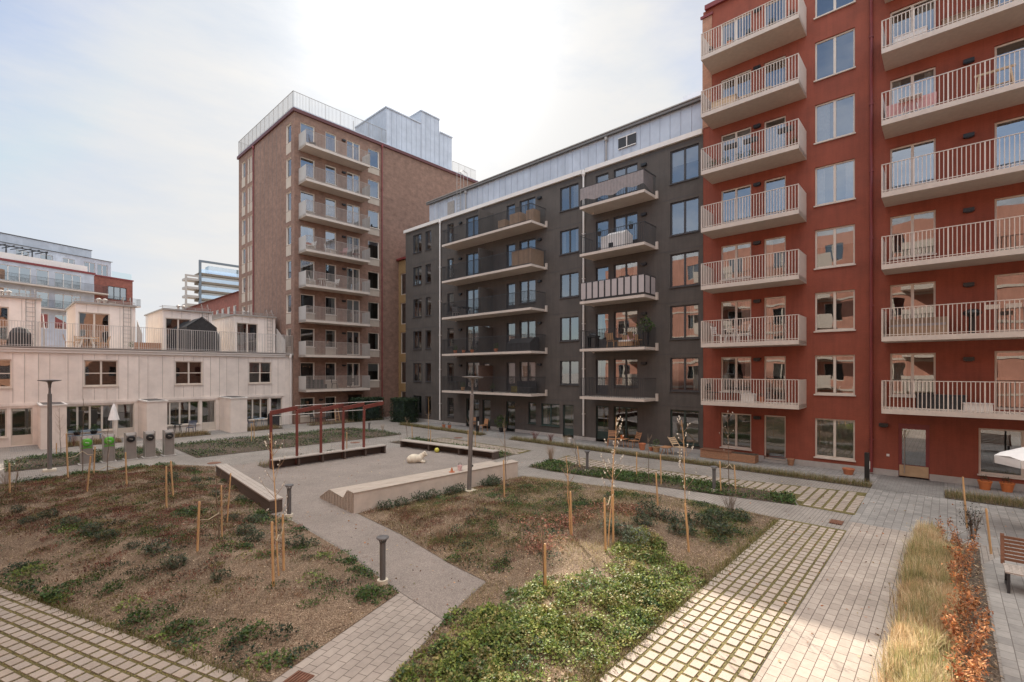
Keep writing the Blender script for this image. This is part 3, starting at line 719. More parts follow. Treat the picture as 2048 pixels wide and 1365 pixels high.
tag(mb.build('curtains', M['curtain'], D), kind='stuff')
mb = MB()
for a, z0, c, z1 in [(o[0], o[2], o[1], o[3]) for o in ops]: mb.quad((-a,.12,z0),(-c,.12,z0),(-c,.12,z1),(-a,.12,z1))
tag(mb.build('windows', M['glassfar'], D), kind='stuff')
mb = MB()
for k in range(5):
    mb.box(-66,0,-.05,-.002,2.55+FL*k,2.75+FL*k)
    for i in range(7): mb.box(-9.2*i-7.4, -9.2*i-3.4, -1.5, -.06, 2.8+FL*k, 3.0+FL*k).box(-9.2*i-7.4, -9.2*i-3.4, -1.5, -1.47, 3.0+FL*k, 4.1+FL*k)
tag(mb.build('balconies', M['beigemetal'], D), kind='stuff')
MB().box(-66, 0, 1.2, 9, 18.02, 20.4).build('top_storey', M['zinc'], D)
E_ = thing('courtyard_block', 'brick apartment block with pale roof storey mirrored in the entrance side windows', 'building', (-1, -17, 0))
MB().box(0, 60, -10, 0, 0, 15).build('wall', M['redbrick'], E_); MB().box(0, 60, -9, -1, 15.02, 17.6).build('top_storey', M['whitezinc'], E_)
mb = MB()
for i in range(15):
    for k in range(5): mb.box(1.5+i*4, 3+i*4, .002, .05, .6+FL*k, 2.3+FL*k)
tag(mb.build('windows', M['glassfar'], E_), kind='stuff')

# ------------------------------------------------------------------ ground
def sheet(name, pts, z, m, kind='structure'):
    return tag(MB().poly([(x, y, z) for x, y in (pts if sum(pts[i][0]*pts[(i+1)%len(pts)][1]-pts[(i+1)%len(pts)][0]*pts[i][1] for i in range(len(pts))) > 0 else pts[::-1])]).build(name, M[m]), kind=kind)
def rect(x0, x1, y0, y1): return [(x0,y0),(x1,y0),(x1,y1),(x0,y1)]
tag(MB().quad((-500,-500,0),(700,-500,0),(700,700,0),(-500,700,0)).build('ground', M['sett']), kind='structure')
sheet('courtyard_path', [(15.2,13.6),(15.5,13.6),(16.6,8.2),(16.4,4),(16.3,2.1),(22.9,2.1),(23.0,35.4),(20.7,35.4),(20.7,17.2),(15.2,15.9)], .004, 'sett')
sheet("walkway", [(3,.62),(17.41,.62),(17.41,2.1),(3,2.1)], .008, "block")
sheet('plaza', [(17.41,-12),(22.85,-12),(22.85,2.2),(17.41,2.2)], .008, 'plaza')
sheet('entrance_paving', rect(22.86,26.14,.1,2.15), .012, 'slab')
sheet('entrance_paving', rect(22.95,26.14,21.6,23.9), .012, 'slab')
sheet('patio_paving', rect(23.6,26.14,2.16,21.59), .008, 'plaza')
sheet('patio_paving', rect(23.6,26.14,23.91,34), .008, 'plaza')
sheet('patio_paving', rect(24.1,26.14,-12,.09), .008, 'plaza')
sheet('terrace_paving', [(5,-.62),(15.7,-.62),(17.4,-1.2),(17.4,-12),(5,-12)], .008, 'plaza')
sheet('path', rect(-4,23,35.4,38.4), .006, 'sett')
sheet('path', [(-4,28.3),(6.5,28.3),(7.4,25.4),(20.7,25.4),(20.7,28.4),(7.2,28.4),(6.4,30.6),(-4,30.6)], .006, 'sett')
sheet('entrance_paving', [(x,y) for x,y in rect(5.5,6.9,38.41,41.2)], .006, 'slab')
for x in (10.43, 15.36, .57): sheet('entrance_paving', rect(x,x+1.2,38.41,41.2), .006, 'slab')
COURT = [(6.25,15.7),(7.72,13.95),(15.1,13.6),(17.2,16.9),(17.3,17.1),(16.75,24.2),(14.8,24.2),(14.8,25.3),(7.4,25.3),(6.9,23.8)]
GRAV = [(6.25,15.7),(6.14,14.74),(5.97,10.89),(5.62,8.27),(5.53,6.76),(6.31,7.06),(7.13,7.33),(7.22,8.6),(7.6,11.19),(7.72,13.95)]
sheet('gravel_court', COURT, .006, 'sand'); sheet('gravel_path', GRAV, .010, 'sand')
sheet('block_path', [(5.6,8.25),(2.74,7.26),(2.4,7.1),(1.5,5),(2.8,4.4),(3.8,5.98),(5.51,6.74)], .014, 'blockrot')

def inside(px, py, poly):
    x = np.asarray(px); y = np.asarray(py); r = np.zeros(x.shape, bool); n = len(poly)
    for i in range(n):
        x1, y1 = poly[i]; x2, y2 = poly[(i+1)%n]
        if y1 == y2: continue
        r ^= ((y1 > y) != (y2 > y)) & (x < (x2-x1)*(y-y1)/(y2-y1)+x1)
    return r
def edged(px, py, poly):
    d = np.full(np.shape(px), 1e9); n = len(poly)
    for i in range(n):
        a = np.array(poly[i]); b = np.array(poly[(i+1)%n]); e = b-a; L2 = (e**2).sum()
        t = np.clip(((px-a[0])*e[0]+(py-a[1])*e[1])/L2, 0, 1)
        d = np.minimum(d, np.hypot(px-a[0]-t*e[0], py-a[1]-t*e[1]))
    return d
def grass_pavers(poly, ang, o, pu, pv, ju, jv):
    """real concrete blocks in rows with open mossy joints"""
    sheet('paver_bed', poly, .013, 'moss')
    ca, sa = math.cos(ang), math.sin(ang); P = np.array(poly)-np.array(o)
    U = P[:,0]*ca+P[:,1]*sa; V = -P[:,0]*sa+P[:,1]*ca
    b = MB(); cols = []
    v = math.floor(V.min()/pv)*pv
    while v < V.max():
        u = math.floor(U.min()/pu)*pu
        while u < U.max():
            q = [(u+ju/2,v+jv/2),(u+pu-ju/2,v+jv/2),(u+pu-ju/2,v+pv-jv/2),(u+ju/2,v+pv-jv/2)]
            j = (random.uniform(-.006,.006), random.uniform(-.004,.004))
            w = [(o[0]+(x+j[0])*ca-(y+j[1])*sa, o[1]+(x+j[0])*sa+(y+j[1])*ca) for x, y in q]
            if inside([p[0] for p in w], [p[1] for p in w], poly).all():
                b.prism(w, .008, .026+random.uniform(-.004,.004)); f = random.uniform(.9,1.06); g = random.uniform(-.008,.008)
                cols += [(.43*f+g,.355*f,.295*f-g,1)]*8
            u += pu
        v += pv
    o_ = tag(b.build('grass_paving', M['paver']), kind='structure')
    ca_ = o_.data.color_attributes.new('tint', 'FLOAT_COLOR', 'POINT'); ca_.data.foreach_set('color', np.array(cols, np.float32).ravel())
a19 = math.atan2(-.945, .327)
grass_pavers([(-.9,17.5),(.07,14.68),(2.57,7.45),(2.4,7.0),(1.3,4.5),(-3,4.5),(-3,17.5)], a19, (.07,14.68), .245, .214, .05, .055)
grass_pavers(rect(5.2,16.35,2.11,3.79), 0, (5.2,2.11), .25, .21, .055, .055)
grass_pavers([(18.25,2.15),(21.9,2.2),(21.44,4.3),(20.7,7.5),(20.45,12),(20.8,15),(18.9,14.7),(19.0,12),(19.4,8.6),(19.75,4.2),(18.35,3.7)], 0, (18.2,2.15), .25, .30, .065, .085)
grass_pavers([(19.15,17.2),(20.6,17.4),(20.6,25.2),(19.15,25.2)], 0, (19.15,17.2), .25, .30, .065, .085)

def wob(x, y): return (np.sin(x*1.3+y*.7)+np.sin(x*.55-y*1.1+2)+np.sin(x*2.9+1.7*y+1)*.5)/2.5
def hgt(x, y, poly, amp): return np.clip((edged(x, y, poly)-.12)*.5, -.03, 1)*amp*(1+.35*wob(x, y))
def bed(name, poly, m, amp=.16, step=.22):
    """planting bed: gently mounded soil that runs out level at its edges"""
    sheet('bed_soil', poly, .012 if m == 'mulch' else .016, m)
    P = np.array(poly); xs = np.arange(P[:,0].min(), P[:,0].max()+step, step); ys = np.arange(P[:,1].min(), P[:,1].max()+step, step)
    X, Y = np.meshgrid(xs, ys, indexing='ij'); ins = inside(X, Y, poly)
    Z = np.where(ins, np.clip(hgt(X, Y, poly, amp), -.03, 1)+.012, -.05)+rng.normal(0, .008, X.shape)
    n, k = X.shape; vs = np.stack([X,Y,Z],-1).reshape(-1,3); fs = []
    for i in range(n-1):
        for j in range(k-1):
            if ins[i,j] and ins[i+1,j] and ins[i,j+1] and ins[i+1,j+1]: fs.append((i*k+j,(i+1)*k+j,(i+1)*k+j+1,i*k+j+1))
    b = MB(); b.v = [tuple(v) for v in vs.tolist()]; b.f = fs; b.m = [0]*len(fs)
    tag(b.build(name, M[m], smooth=True), kind='structure')
LB = [(-1.2,18.4),(.07,14.68),(2.57,7.45),(2.74,7.27),(5.59,8.27),(5.92,10.89),(6.08,14.7),(5.9,15.75),(6.3,20),(6.5,23.6),(7.1,25.6),(5.6,28.0),(2.2,28.2),(.6,27.8),(-1.2,27.6)]
RB = [(5.5,6.72),(3.82,5.95),(2.9,4.5),(3.2,3.8),(16.32,3.8),(16.4,5),(16.55,8.2),(15.4,13.5),(7.8,13.85),(7.62,11.19),(7.24,8.6),(7.15,7.31),(6.31,7.03)]
SB = [(17.0,14.6),(17.0,13.2),(17.32,10.8),(17.52,8.7),(17.86,6.3),(18.3,3.75),(19.74,4.2),(19.38,8.6),(18.98,12),(18.86,14.7)]
BA = rect(.3,6.2,31,35.3); BB = [(7.1,28.8),(19.6,28.6),(19.7,31),(19.3,34.9),(7.1,35.0)]
TB = [(17.65,17.1),(19.1,17.3),(19.1,26.2),(16.9,26.2),(17.0,24.4)]
PB = rect(8.5,14.5,23.45,24.5)
GB = [(6,.6),(17.38,.6),(16.95,-.6),(15.7,-.58),(6,-.58)]
S1 = rect(22.9,23.6,2.2,21.4); S2 = rect(22.9,23.6,24.1,34); S3 = rect(22.87,24.1,-9,.08)
FB = [rect(x+1.15,x+3.7,38.5,40.2) for x in (1.78,6.71,11.64)] + [rect(17.6,24.5,38.5,39.6)]
for nm, p, m, a in (('left_bed',LB,'mulch',.2),('right_bed',RB,'mulch',.22),('strip_bed',SB,'soil',.1),('house_bed',BA,'soil',.12),('pergola_bed',BB,'soil',.14),('bench_bed',TB,'soil',.1),('bench_bed',PB,'soil',.1),('grass_bed',GB,'soil',.08),('border_bed',S1,'soil',.05),('border_bed',S2,'soil',.05),('border_bed',S3,'soil',.05)): bed(nm, p, m, a)
for p in FB: bed('border_bed', p, 'soil', .06)
for x, y in ((17.03,2.45),(2.95,7.0)):
    d = thing('drain_grate', 'rusty drain grate in the paving near the grass bed' if x > 9 else 'rusty drain grate at the corner of the pale block path', 'drain', (x, y, .017), 0 if x > 9 else R(20))
    b = MB().box(-.22,.22,-.16,.16,0,.01)
    for i in range(6): b.box(-.2,.2,-.14+i*.05,-.115+i*.05,.01,.022)
    b.build('grate', M['rust'], d)
for i, (x, y, l) in enumerate(((21.2,24.4,'round manhole cover in the path by the charcoal block'),(7.3,26.6,'dark manhole cover in the path beside the long bench'),(15.4,27.6,'small manhole cover in the path behind the pergola'))):
    tag(MB().lathe([(.3,0),(.3,.012),(.26,.016)], n=20).build('manhole_cover', M['rust'], None, (x,y,.007)), l, 'manhole cover')
# ------------------------------------------------------------------ leaves and blades
def tint_mesh(name, V, F, T, m):
    me = bpy.data.meshes.new(name); n = len(V)
    me.vertices.add(n); me.vertices.foreach_set('co', V.astype(np.float32).ravel())
    k = F.shape[1]; me.loops.add(F.size); me.loops.foreach_set('vertex_index', F.astype(np.int32).ravel())
    me.polygons.add(len(F)); me.polygons.foreach_set('loop_start', np.arange(0, F.size, k, dtype=np.int32)); me.polygons.foreach_set('loop_total', np.full(len(F), k, np.int32))
    me.materials.append(M[m]); me.update(); me.validate()
    c = me.color_attributes.new('tint', 'FLOAT_COLOR', 'POINT')
    c.data.foreach_set('color', np.concatenate([T, np.ones((n,1))], 1).astype(np.float32).ravel()); return me
def pick(cols, n, var=.2):
    c = np.array(cols)[rng.integers(0, len(cols), n)]
    return np.clip(c*(1+rng.normal(0, var, (n,1)))+rng.normal(0, .006, (n,3)), .004, .95)
def leaves(name, P, l, w, cols, m='leaf', pitch=(.35,.5), var=.22):
    n = len(P); a = rng.uniform(0, 2*PI, n); p = rng.normal(pitch[0], pitch[1], n); ro = rng.normal(0, .5, n)
    L = (l*rng.uniform(.6,1.35,n))[:,None]; W = (w*rng.uniform(.6,1.3,n))[:,None]
    D = np.stack([np.cos(a)*np.cos(p), np.sin(a)*np.cos(p), np.sin(p)], 1)
    S = np.stack([-np.sin(a), np.cos(a), np.zeros(n)], 1); U = np.cross(D, S); S = S*np.cos(ro)[:,None]+U*np.sin(ro)[:,None]
    V = np.stack([P, P+D*L*.45+S*W*.5, P+D*L, P+D*L*.45-S*W*.5], 1).reshape(-1,3)
    return tint_mesh(name, V, np.arange(4*n).reshape(-1,4), np.repeat(pick(cols, n, var), 4, 0), m)
def blades(name, P, h, cols, w=.006, bend=.5, var=.2):
    n = len(P); a = rng.uniform(0, 2*PI, n); H = h*rng.uniform(.5,1.25,n); B = np.abs(rng.normal(0, bend, n))*H
    D = np.stack([np.cos(a), np.sin(a)], 1); S = np.stack([-np.sin(a), np.cos(a)], 1)*w
    def pt(t, s, k):
        q = P.copy(); q[:,:2] += D*(B*t**2)[:,None]+S*s*k; q[:,2] += H*(t-.25*t*t*np.minimum(B/np.maximum(H,.01),1)); return q
    V = np.stack([pt(0,-1,1), pt(0,1,1), pt(.55,1,.8), pt(.55,-1,.8), pt(1,1,.12), pt(1,-1,.12)], 1).reshape(-1,3)
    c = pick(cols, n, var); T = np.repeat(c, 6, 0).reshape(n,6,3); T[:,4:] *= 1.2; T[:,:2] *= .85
    F = (np.arange(n)[:,None,None]*6+np.array([[0,1,2,3],[3,2,4,5]])[None]).reshape(-1,4)
    return tint_mesh(name, V, F, np.clip(T.reshape(-1,3),0,.95), 'blade')
def scatter(poly, n, dens=None):
    P = np.array(poly); lo, hi = P.min(0), P.max(0); out = []; c = 0
    while c < n:
        q = rng.uniform(lo, hi, (n*2, 2)); k = inside(q[:,0], q[:,1], poly)
        if dens is not None: k &= rng.random(len(q)) < dens(q[:,0], q[:,1])
        q = q[k]; out.append(q); c += len(q)
        if len(q) == 0: break
    return np.concatenate(out)[:n]
def on(poly, amp, q, lift=0, lmax=None):
    z = np.clip(hgt(q[:,0], q[:,1], poly, amp), 0, 1)+.015+lift
    if lmax: z = z+rng.uniform(0, 1, len(q))**1.6*lmax
    return np.column_stack([q, z])
def zat(poly, amp, x, y): return float(np.clip(hgt(np.array([x]), np.array([y]), poly, amp), 0, 1)[0])
GREEN = [(.045,.085,.022),(.06,.11,.03),(.075,.12,.03),(.035,.065,.025),(.10,.14,.04)]
LIME = [(.13,.19,.04),(.18,.23,.055),(.10,.15,.035),(.22,.26,.07),(.25,.24,.09),(.08,.12,.035)]
DKG = [(.030,.052,.028),(.042,.066,.034),(.055,.075,.036),(.026,.044,.026)]
HEATH = [(.13,.06,.035),(.17,.085,.045),(.10,.055,.03),(.085,.075,.03),(.2,.13,.075),(.12,.045,.035),(.075,.07,.028)]
STRAW = [(.44,.33,.18),(.36,.27,.13),(.50,.40,.23),(.28,.19,.10),(.25,.24,.09)]
CHIP = [(.42,.30,.18),(.52,.40,.26),(.28,.18,.11),(.60,.48,.33),(.19,.115,.065),(.14,.08,.045)]
COPPER = [(.38,.14,.05),(.48,.20,.08),(.28,.10,.04),(.58,.30,.14),(.33,.17,.09)]
def stuff(name, me): return tag(obj(name, me), kind='stuff')
def blobs(cs, soft=.5):
    """density field: union of soft discs (x,y,r[,weight])"""
    def f(x, y):
        d = np.zeros(np.shape(x))
        for c in cs: d = np.maximum(d, np.clip((1-np.hypot(x-c[0], y-c[1])/c[2])/soft, 0, 1)*(c[3] if len(c) > 3 else 1))
        return d*np.clip(.65+.6*wob(x*2.3, y*2.3), .1, 1)
    return f
OLIVE = [(.15,.13,.045),(.19,.16,.06),(.11,.11,.04),(.22,.17,.08)]
REDB = [(.21,.085,.06),(.17,.07,.05),(.26,.12,.08),(.14,.06,.045)]
BRN = [(.20,.125,.08),(.26,.165,.105),(.15,.09,.06),(.30,.20,.13)]
def mats(name, poly, amp, cs, n, r, h, per, pals, l, w, m='leaf', pitch=(.3,.5)):
    """low plants growing in separate domed clumps, each clump of one kind and tone"""
    c = scatter(poly, n, cs); P = []; T = []
    for x, y in c:
        k = int(per*rng.uniform(.5,1.3)); R_ = r*rng.uniform(.55,1.35); a = rng.uniform(0,2*PI,k); q = np.sqrt(rng.random(k)); st = rng.uniform(.6,1)
        px = x+R_*q*np.cos(a)+rng.normal(0,.03,k); py = y+R_*st*q*np.sin(a)+rng.normal(0,.03,k)
        z = h*rng.uniform(.4,1.2)*(1-q**2)*rng.uniform(.45,1,k); ok = inside(px, py, poly)
        b = on(poly, amp, np.column_stack([px,py])[ok]); b[:,2] += z[ok]; P.append(b)
        pal = pals[rng.integers(0,len(pals))]; T.append(pick(pal, len(b), .18)*rng.uniform(.75,1.25))
    P = np.concatenate(P); T = np.concatenate(T); me = leaves(name, P, l, w, [(.1,.1,.1)], m, pitch)
    me.color_attributes['tint'].data.foreach_set('color', np.concatenate([np.repeat(np.clip(T,0,.95),4,0), np.ones((4*len(T),1))],1).astype(np.float32).ravel())
    return stuff(name, me)
YEL = [(.24,.27,.06),(.19,.24,.05),(.28,.29,.09),(.15,.20,.045)]
# -- left bed
stuff('wood_chips', leaves('wood_chips', on(LB,.2,scatter(LB,9000)), .05, .022, CHIP, 'dryleaf', (.0,.35), .25))
hL = blobs([(2.5,24,4.5),(3.5,20.5,3.5),(4.6,17,2.2,.7),(1.5,20,2.5,.9),(2.8,16,2.6,.7),(1.5,22,4),(4,24.5,3)], .4)
mats('heather', LB, .2, hL, 950, .31, .10, 95, [REDB,REDB,BRN,BRN,OLIVE,OLIVE,HEATH,GREEN], .06, .022, 'dryleaf', (.5,.5))
mats('low_plants', LB, .2, blobs([(3,12,3.2),(4.5,14,2.2),(2.4,17,2.6),(4.6,9.8,1.6)],.5), 170, .30, .10, 90, [OLIVE,BRN,REDB,GREEN,HEATH,DKG], .06, .018, 'dryleaf', (.6,.5))
edgeL = [(.6,13.6,.8),(1.0,12.5,.8),(1.4,11.5,.75),(1.8,10.6,.7),(2.1,9.7,.7),(2.5,8.9,.65),(2.9,8.0,.7),(3.4,7.7,.5),(5.2,8.6,.6),(5.6,9.6,.6),(5.75,10.8,.6),(5.85,12,.55),(5.95,13.4,.6),(5.9,14.6,.6),(5.6,15.6,.5),(6.0,17.5,.6),(6.1,19.5,.7),(6.2,22,.7),(.5,15.2,.7),(5.8,24.5,.8),(4.2,27.4,.9),(2.6,27.6,.8),(1.2,27.2,.8),(5.5,27,.9),(4.4,22,.8,.5),(3.8,17.3,.8,.4),(1.5,17,1,.5),(3.9,12.2,.8,.5),(4.6,9.6,.5,.5)]
mats('ground_cover', LB, .2, blobs(edgeL,.7), 150, .30, .20, 130, [GREEN,GREEN,DKG,GREEN,LIME], .06, .034)
stuff('dry_grass', blades('dry_grass', on(LB,.2,scatter(LB,11000,lambda x, y: np.clip(.3+.7*wob(x*2.1+1,y*1.6),.06,1))), .09, STRAW+HEATH+GREEN[:2], .0025, 1.0))
# -- right bed
stuff('wood_chips', leaves('wood_chips', on(RB,.22,scatter(RB,15000)), .05, .022, CHIP, 'dryleaf', (.0,.35), .25))
ivyR = [(4.6,5.6,1.3),(5.6,5.2,1.5),(6.6,4.9,1.5),(7.8,4.7,1.4),(9.0,4.6,1.2),(10.0,4.4,.9),(6.0,6.2,.9),(5.0,4.4,1.2),(7.2,5.8,.9,.6),(10.4,5.5,.7),(11.2,5.6,.6)]
mats('ground_cover', RB, .22, blobs(ivyR,.9), 520, .24, .20, 120, [LIME,LIME,LIME,LIME,YEL,YEL,GREEN,OLIVE,[(.26,.24,.08),(.3,.25,.1)]], .052, .038, 'leaf', (.25,.5))
grR = [(8.6,9.6,1.1),(9.6,8.6,1.2,.7),(7.6,8.4,.6),(11,9.5,1.6,.8),(13,9,1.7,.8),(14.6,8.2,1.3,.7),(12.5,11.5,1.6,.7),(14.5,11,1.2,.8),(10.5,12.3,1.2,.5),(15,5,1.1),(14,4.6,1.1),(13,4.8,.8),(15.8,6.2,.8),(7.9,7.6,.6,.6),(8.6,7.1,.5,.5)]
mats('ground_cover', RB, .22, blobs(grR,.7), 360, .32, .13, 85, [GREEN,GREEN,DKG,OLIVE,GREEN], .055, .03)
mats('heather', RB, .22, blobs([(9,12,2.4),(12.6,7.6,1.7),(11,8,2,.8),(13.5,11.8,1.9,.8),(8.4,9.2,1.5,.8),(10,10.3,1.9,.8),(8.3,7.6,1,.5)],.6), 430, .32, .10, 80, [REDB,BRN,HEATH,OLIVE,BRN,HEATH], .06, .016, 'dryleaf', (.6,.5))
stuff('red_ground_cover', leaves('red_ground_cover', on(RB,.22,scatter(RB,2600,blobs([(9.8,7.9,.9),(10.3,8.7,.8),(9.2,7.5,.7),(10.9,8.0,.7),(12.9,7.4,1.0),(12.0,7.9,.8)],.95)),.02,.1), .07, .035, [(.36,.15,.10),(.42,.21,.14),(.27,.12,.09),(.42,.29,.2),(.2,.14,.08)], 'dryleaf', (.4,.5)))
stuff('dry_grass', blades('dry_grass', on(RB,.22,scatter(RB,34000,lambda x, y: np.clip(.35+.6*wob(x*1.7+3,y*1.7),.05,1))), .10, STRAW+[(.2,.2,.07),(.16,.17,.06)], .0025, 1.0))
# -- strips along the paths
for P, n, cs in ((SB, 9000, GREEN), (BA, 5000, DKG+GREEN), (BB, 9000, GREEN+DKG), (TB, 3500, GREEN)):
    stuff('ground_cover', leaves('ground_cover', on(P,.12,scatter(P,n,lambda x, y: np.clip(.5+.9*wob(x*1.6,y*1.6+4),0.03,1)),0,.14), .085, .05, cs, 'leaf', (.3,.5), .28))
    stuff('dry_grass', blades('dry_grass', on(P,.12,scatter(P,n//4)), .14, STRAW+HEATH, .004, .8))
for P in FB + [PB]: stuff('dry_grass', blades('dry_grass', on(P,.06,scatter(P,1500)), .28, STRAW[:2]+[(.12,.13,.05),(.2,.11,.06)], .005, .5))
for P, n, h in ((S1,16000,.24),(S2,9000,.22),(S3,9000,.24)):
    stuff('border_grass', blades('border_grass', on(P,.05,scatter(P,n)), h, [(.16,.16,.06),(.28,.25,.11),(.42,.33,.18),(.12,.14,.05),(.34,.22,.12)], .003, .7))
# edge tufts where moss and grass creep over the pavers
stuff('edge_grass', blades('edge_grass', on(RB,.0,np.column_stack([rng.uniform(5,16,2600), rng.normal(3.8,.07,2600)])), .09, [(.18,.18,.05),(.26,.23,.08),(.12,.13,.04)], .004, .8))
q = rng.uniform(0, 1, 1600); stuff('edge_grass', blades('edge_grass', on(LB,.0,np.column_stack([.07+2.5*q+rng.normal(0,.05,1600), 14.68-7.23*q+rng.normal(0,.05,1600)])), .08, [(.18,.18,.05),(.22,.2,.08),(.12,.13,.04)], .004, .8))
# -- tall ornamental grass beside the walkway: clumps of fine blades
cl = np.column_stack([rng.uniform(5.4,17.2,330), rng.uniform(-.05,.58,330)]); cl = cl[~((cl[:,0] > 15.5) & (cl[:,1] < .2))]
pts = np.repeat(cl, 150, 0)+rng.normal(0, .08, (len(cl)*150, 2)); tone = np.repeat(rng.integers(0,4,len(cl)), 150); ok_ = pts[:,1] > -.2; pts = pts[ok_]; tone = tone[ok_]
for k_, cs_ in enumerate(([(.62,.48,.30),(.72,.60,.40)],[(.52,.38,.22),(.42,.30,.17)],[(.36,.33,.15),(.24,.26,.11),(.5,.42,.24)],[(.50,.34,.19),(.62,.47,.28)])):
    stuff('ornamental_grass', blades('ornamental_grass', on(GB,.08,pts[tone == k_]), (.42,.36,.46,.38)[k_], cs_, .0055, .42))
q = np.column_stack([rng.uniform(6,17.3,1500), rng.uniform(-.58,-.2,1500)])
stuff('wood_chips', leaves('wood_chips', on(GB,.08,q), .06, .025, CHIP, 'dryleaf', (0,.35)))
q = np.concatenate([scatter(COURT,260), scatter(GRAV,90), scatter(rect(17.5,22.8,-3,16),300), scatter(rect(7,17.4,.62,3.8),160), scatter(rect(0,20,25.5,28.3),200)])
stuff('fallen_leaves', leaves('fallen_leaves', np.column_stack([q, np.full(len(q),.03)]), .06, .035, COPPER+BRN+STRAW, 'dryleaf', (.0,.25)))
# ------------------------------------------------------------------ shrubs, hedge, saplings
def shrub_mesh(name, r, h, n, l, w, cols, m='leaf', seed=0, low=.15):
    u = rng.normal(0, 1, (n,3)); u /= np.linalg.norm(u, axis=1)[:,None]; rad = rng.uniform(.55,1,n)[:,None]**.6
    lump = 1+.22*np.sin(u[:,0:1]*5+seed)+.18*np.sin(u[:,1:2]*6+seed*2)
    P = u*rad*lump*np.array([r,r,h*.5]); P[:,2] = np.maximum(P[:,2]+h*.5, low*h*rng.random(n))
    return leaves(name, P, l, w, cols, m, (.25,.6), .25)
def stems_mesh(r, h, n=9, rad=.008, m='bark'):
    b = MB()
    for i in range(n):
        a = rng.uniform(0, 2*PI); k = rng.uniform(.3,.9)
        b.path([(0,0,0),(r*.35*k*math.cos(a),r*.35*k*math.sin(a),h*.4),(r*.8*k*math.cos(a+.3),r*.8*k*math.sin(a+.3),h*rng.uniform(.6,.95))], rad, rad*.45, 4)
    return b.mesh('stems', M[m])
SH = [(shrub_mesh('foliage', .29, .32, 420, .075, .03, [(.06,.08,.045),(.075,.095,.055),(.045,.06,.035),(.09,.10,.06)], seed=i), stems_mesh(.28,.32,6)) for i in range(4)]
def shrub(x, y, z, s, label, group, k=None):
    k = random.randrange(4) if k is None else k
    t = thing('shrub', label, 'shrub', (x,y,z), random.uniform(0,6.3), group); t.scale = (s, s, s*random.uniform(.8,1.1))
    obj('foliage', SH[k][0], t); obj('stems', SH[k][1], t)
    return t
ORD = ['first','second','third','fourth','fifth','sixth','seventh','eighth','ninth','tenth']
LBL = [f'low dark shrub, {o} from the left in the slanting row of the left bed' for o in ORD]+['low dark shrub by the near half of the plank bench','low dark shrub by the middle of the plank bench','low dark shrub by the far half of the plank bench','low dark shrub just right of the bare tied sapling of the left bed','low dark shrub between the single stake and the gravel path','low dark shrub near the bollard at the bench end','low dark shrub behind the budding sapling of the left bed','low dark shrub below the plank bench middle, lower of two','low dark shrub near the far end of the plank bench','low dark shrub at the gravel path edge of the left bed']
for iL, (x, y) in enumerate(((.47,21.3),(.63,19.4),(1.1,19.5),(1.41,18.05),(1.74,16.8),(1.96,15.95),(2.27,14.65),(2.57,13.87),(2.71,12.7),(3.2,11.3),(5.73,18.0),(5.19,20.6),(5.42,22.1),(4.74,15.6),(4.55,13.9),(5.14,15.1),(4.5,13.2),(5.3,19.2),(4.9,23.4),(5.2,12.2))):
    shrub(x, y, zat(LB,.2,x,y)-.02, random.uniform(.6,1.0), LBL[iL], 'dark shrubs in the left bed')
for i, (x, y) in enumerate(((8.6,13.45),(9.2,13.4),(9.9,13.35),(10.5,13.4),(11.2,13.3),(11.6,13.35),(12.9,13.2),(13.4,13.3),(13.0,12.9))):
    shrub(x, y, zat(RB,.22,x,y)-.02, 1.1, f'leafy dark shrub at the foot of the concrete seating wall, {ORD[i]} from its near end', 'shrubs along the concrete wall')
RBL = ['right behind the pair of joined stakes','at the back of the cluster, left','in the middle of the cluster','on the right of the cluster','in front of the cluster, left','in front of the cluster, nearest the pavers','second from the far tip of the bed','nearest the far tip of the bed','at the left end of the cluster']
for iR, (x, y, s) in enumerate(((11.05,6.3,1.1),(12.9,6.4,1.3),(13.1,5.85,1.2),(13.5,5.3,1.3),(12.5,5.3,1.2),(13.4,4.6,1.2),(14.3,5.0,1.2),(15.1,4.6,1.2),(12.1,6.2,1.1))):
    shrub(x, y, zat(RB,.22,x,y)-.02, s, 'rounded dark green shrub of the right bed, '+RBL[iR], 'shrubs in the right bed')
for i, x in enumerate((9.6, 10.4, 11.2, 12.0)): shrub(x, 23.85, .05, 1.0, f'round dark shrub behind the pergola bench, {ORD[i]} from the left', 'shrubs behind the pergola bench')
gm = shrub_mesh('foliage', .36, .45, 330, .11, .028, [(.16,.19,.13),(.22,.25,.18),(.11,.14,.09)], seed=3)
t = thing('shrub', 'silvery narrow-leaved shrub catching sun between the stakes in the right bed', 'shrub', (10.75,5.75,zat(RB,.22,10.75,5.75))); obj('foliage', gm, t); obj('stems', SH[0][1], t)
t = thing('shrub', 'smaller silvery shrub just behind the pair of joined stakes', 'shrub', (11.1,6.6,zat(RB,.22,11.1,6.6)), 2); t.scale = (.8,.8,.8); obj('foliage', gm, t); obj('stems', SH[1][1], t)
def hedge(x, y, sx, sy, h, n, label):
    P = rng.uniform(-1, 1, (n,3)); k = rng.integers(0, 3, n); s = np.sign(rng.normal(0,1,n)); P[np.arange(n), k] = s*rng.uniform(.8,1.03,n)
    P = P*np.array([sx/2,sy/2,h/2]); P[:,2] += h/2; P *= 1+.05*np.sin(P*5)
    t = thing('hedge', label, 'hedge', (x,y,.01)); obj('foliage', leaves('foliage', P, .12, .07, DKG, 'leaf', (.2,.6), .3), t)
    MB().box(-sx*.38,sx*.38,-sy*.38,sy*.38,.1,h*.9).build('branches', M['greenframe'], t)
hedge(23.0, 39.3, 2.9, 1.3, 2.15, 9000, 'clipped dark evergreen hedge in front of the brick tower')
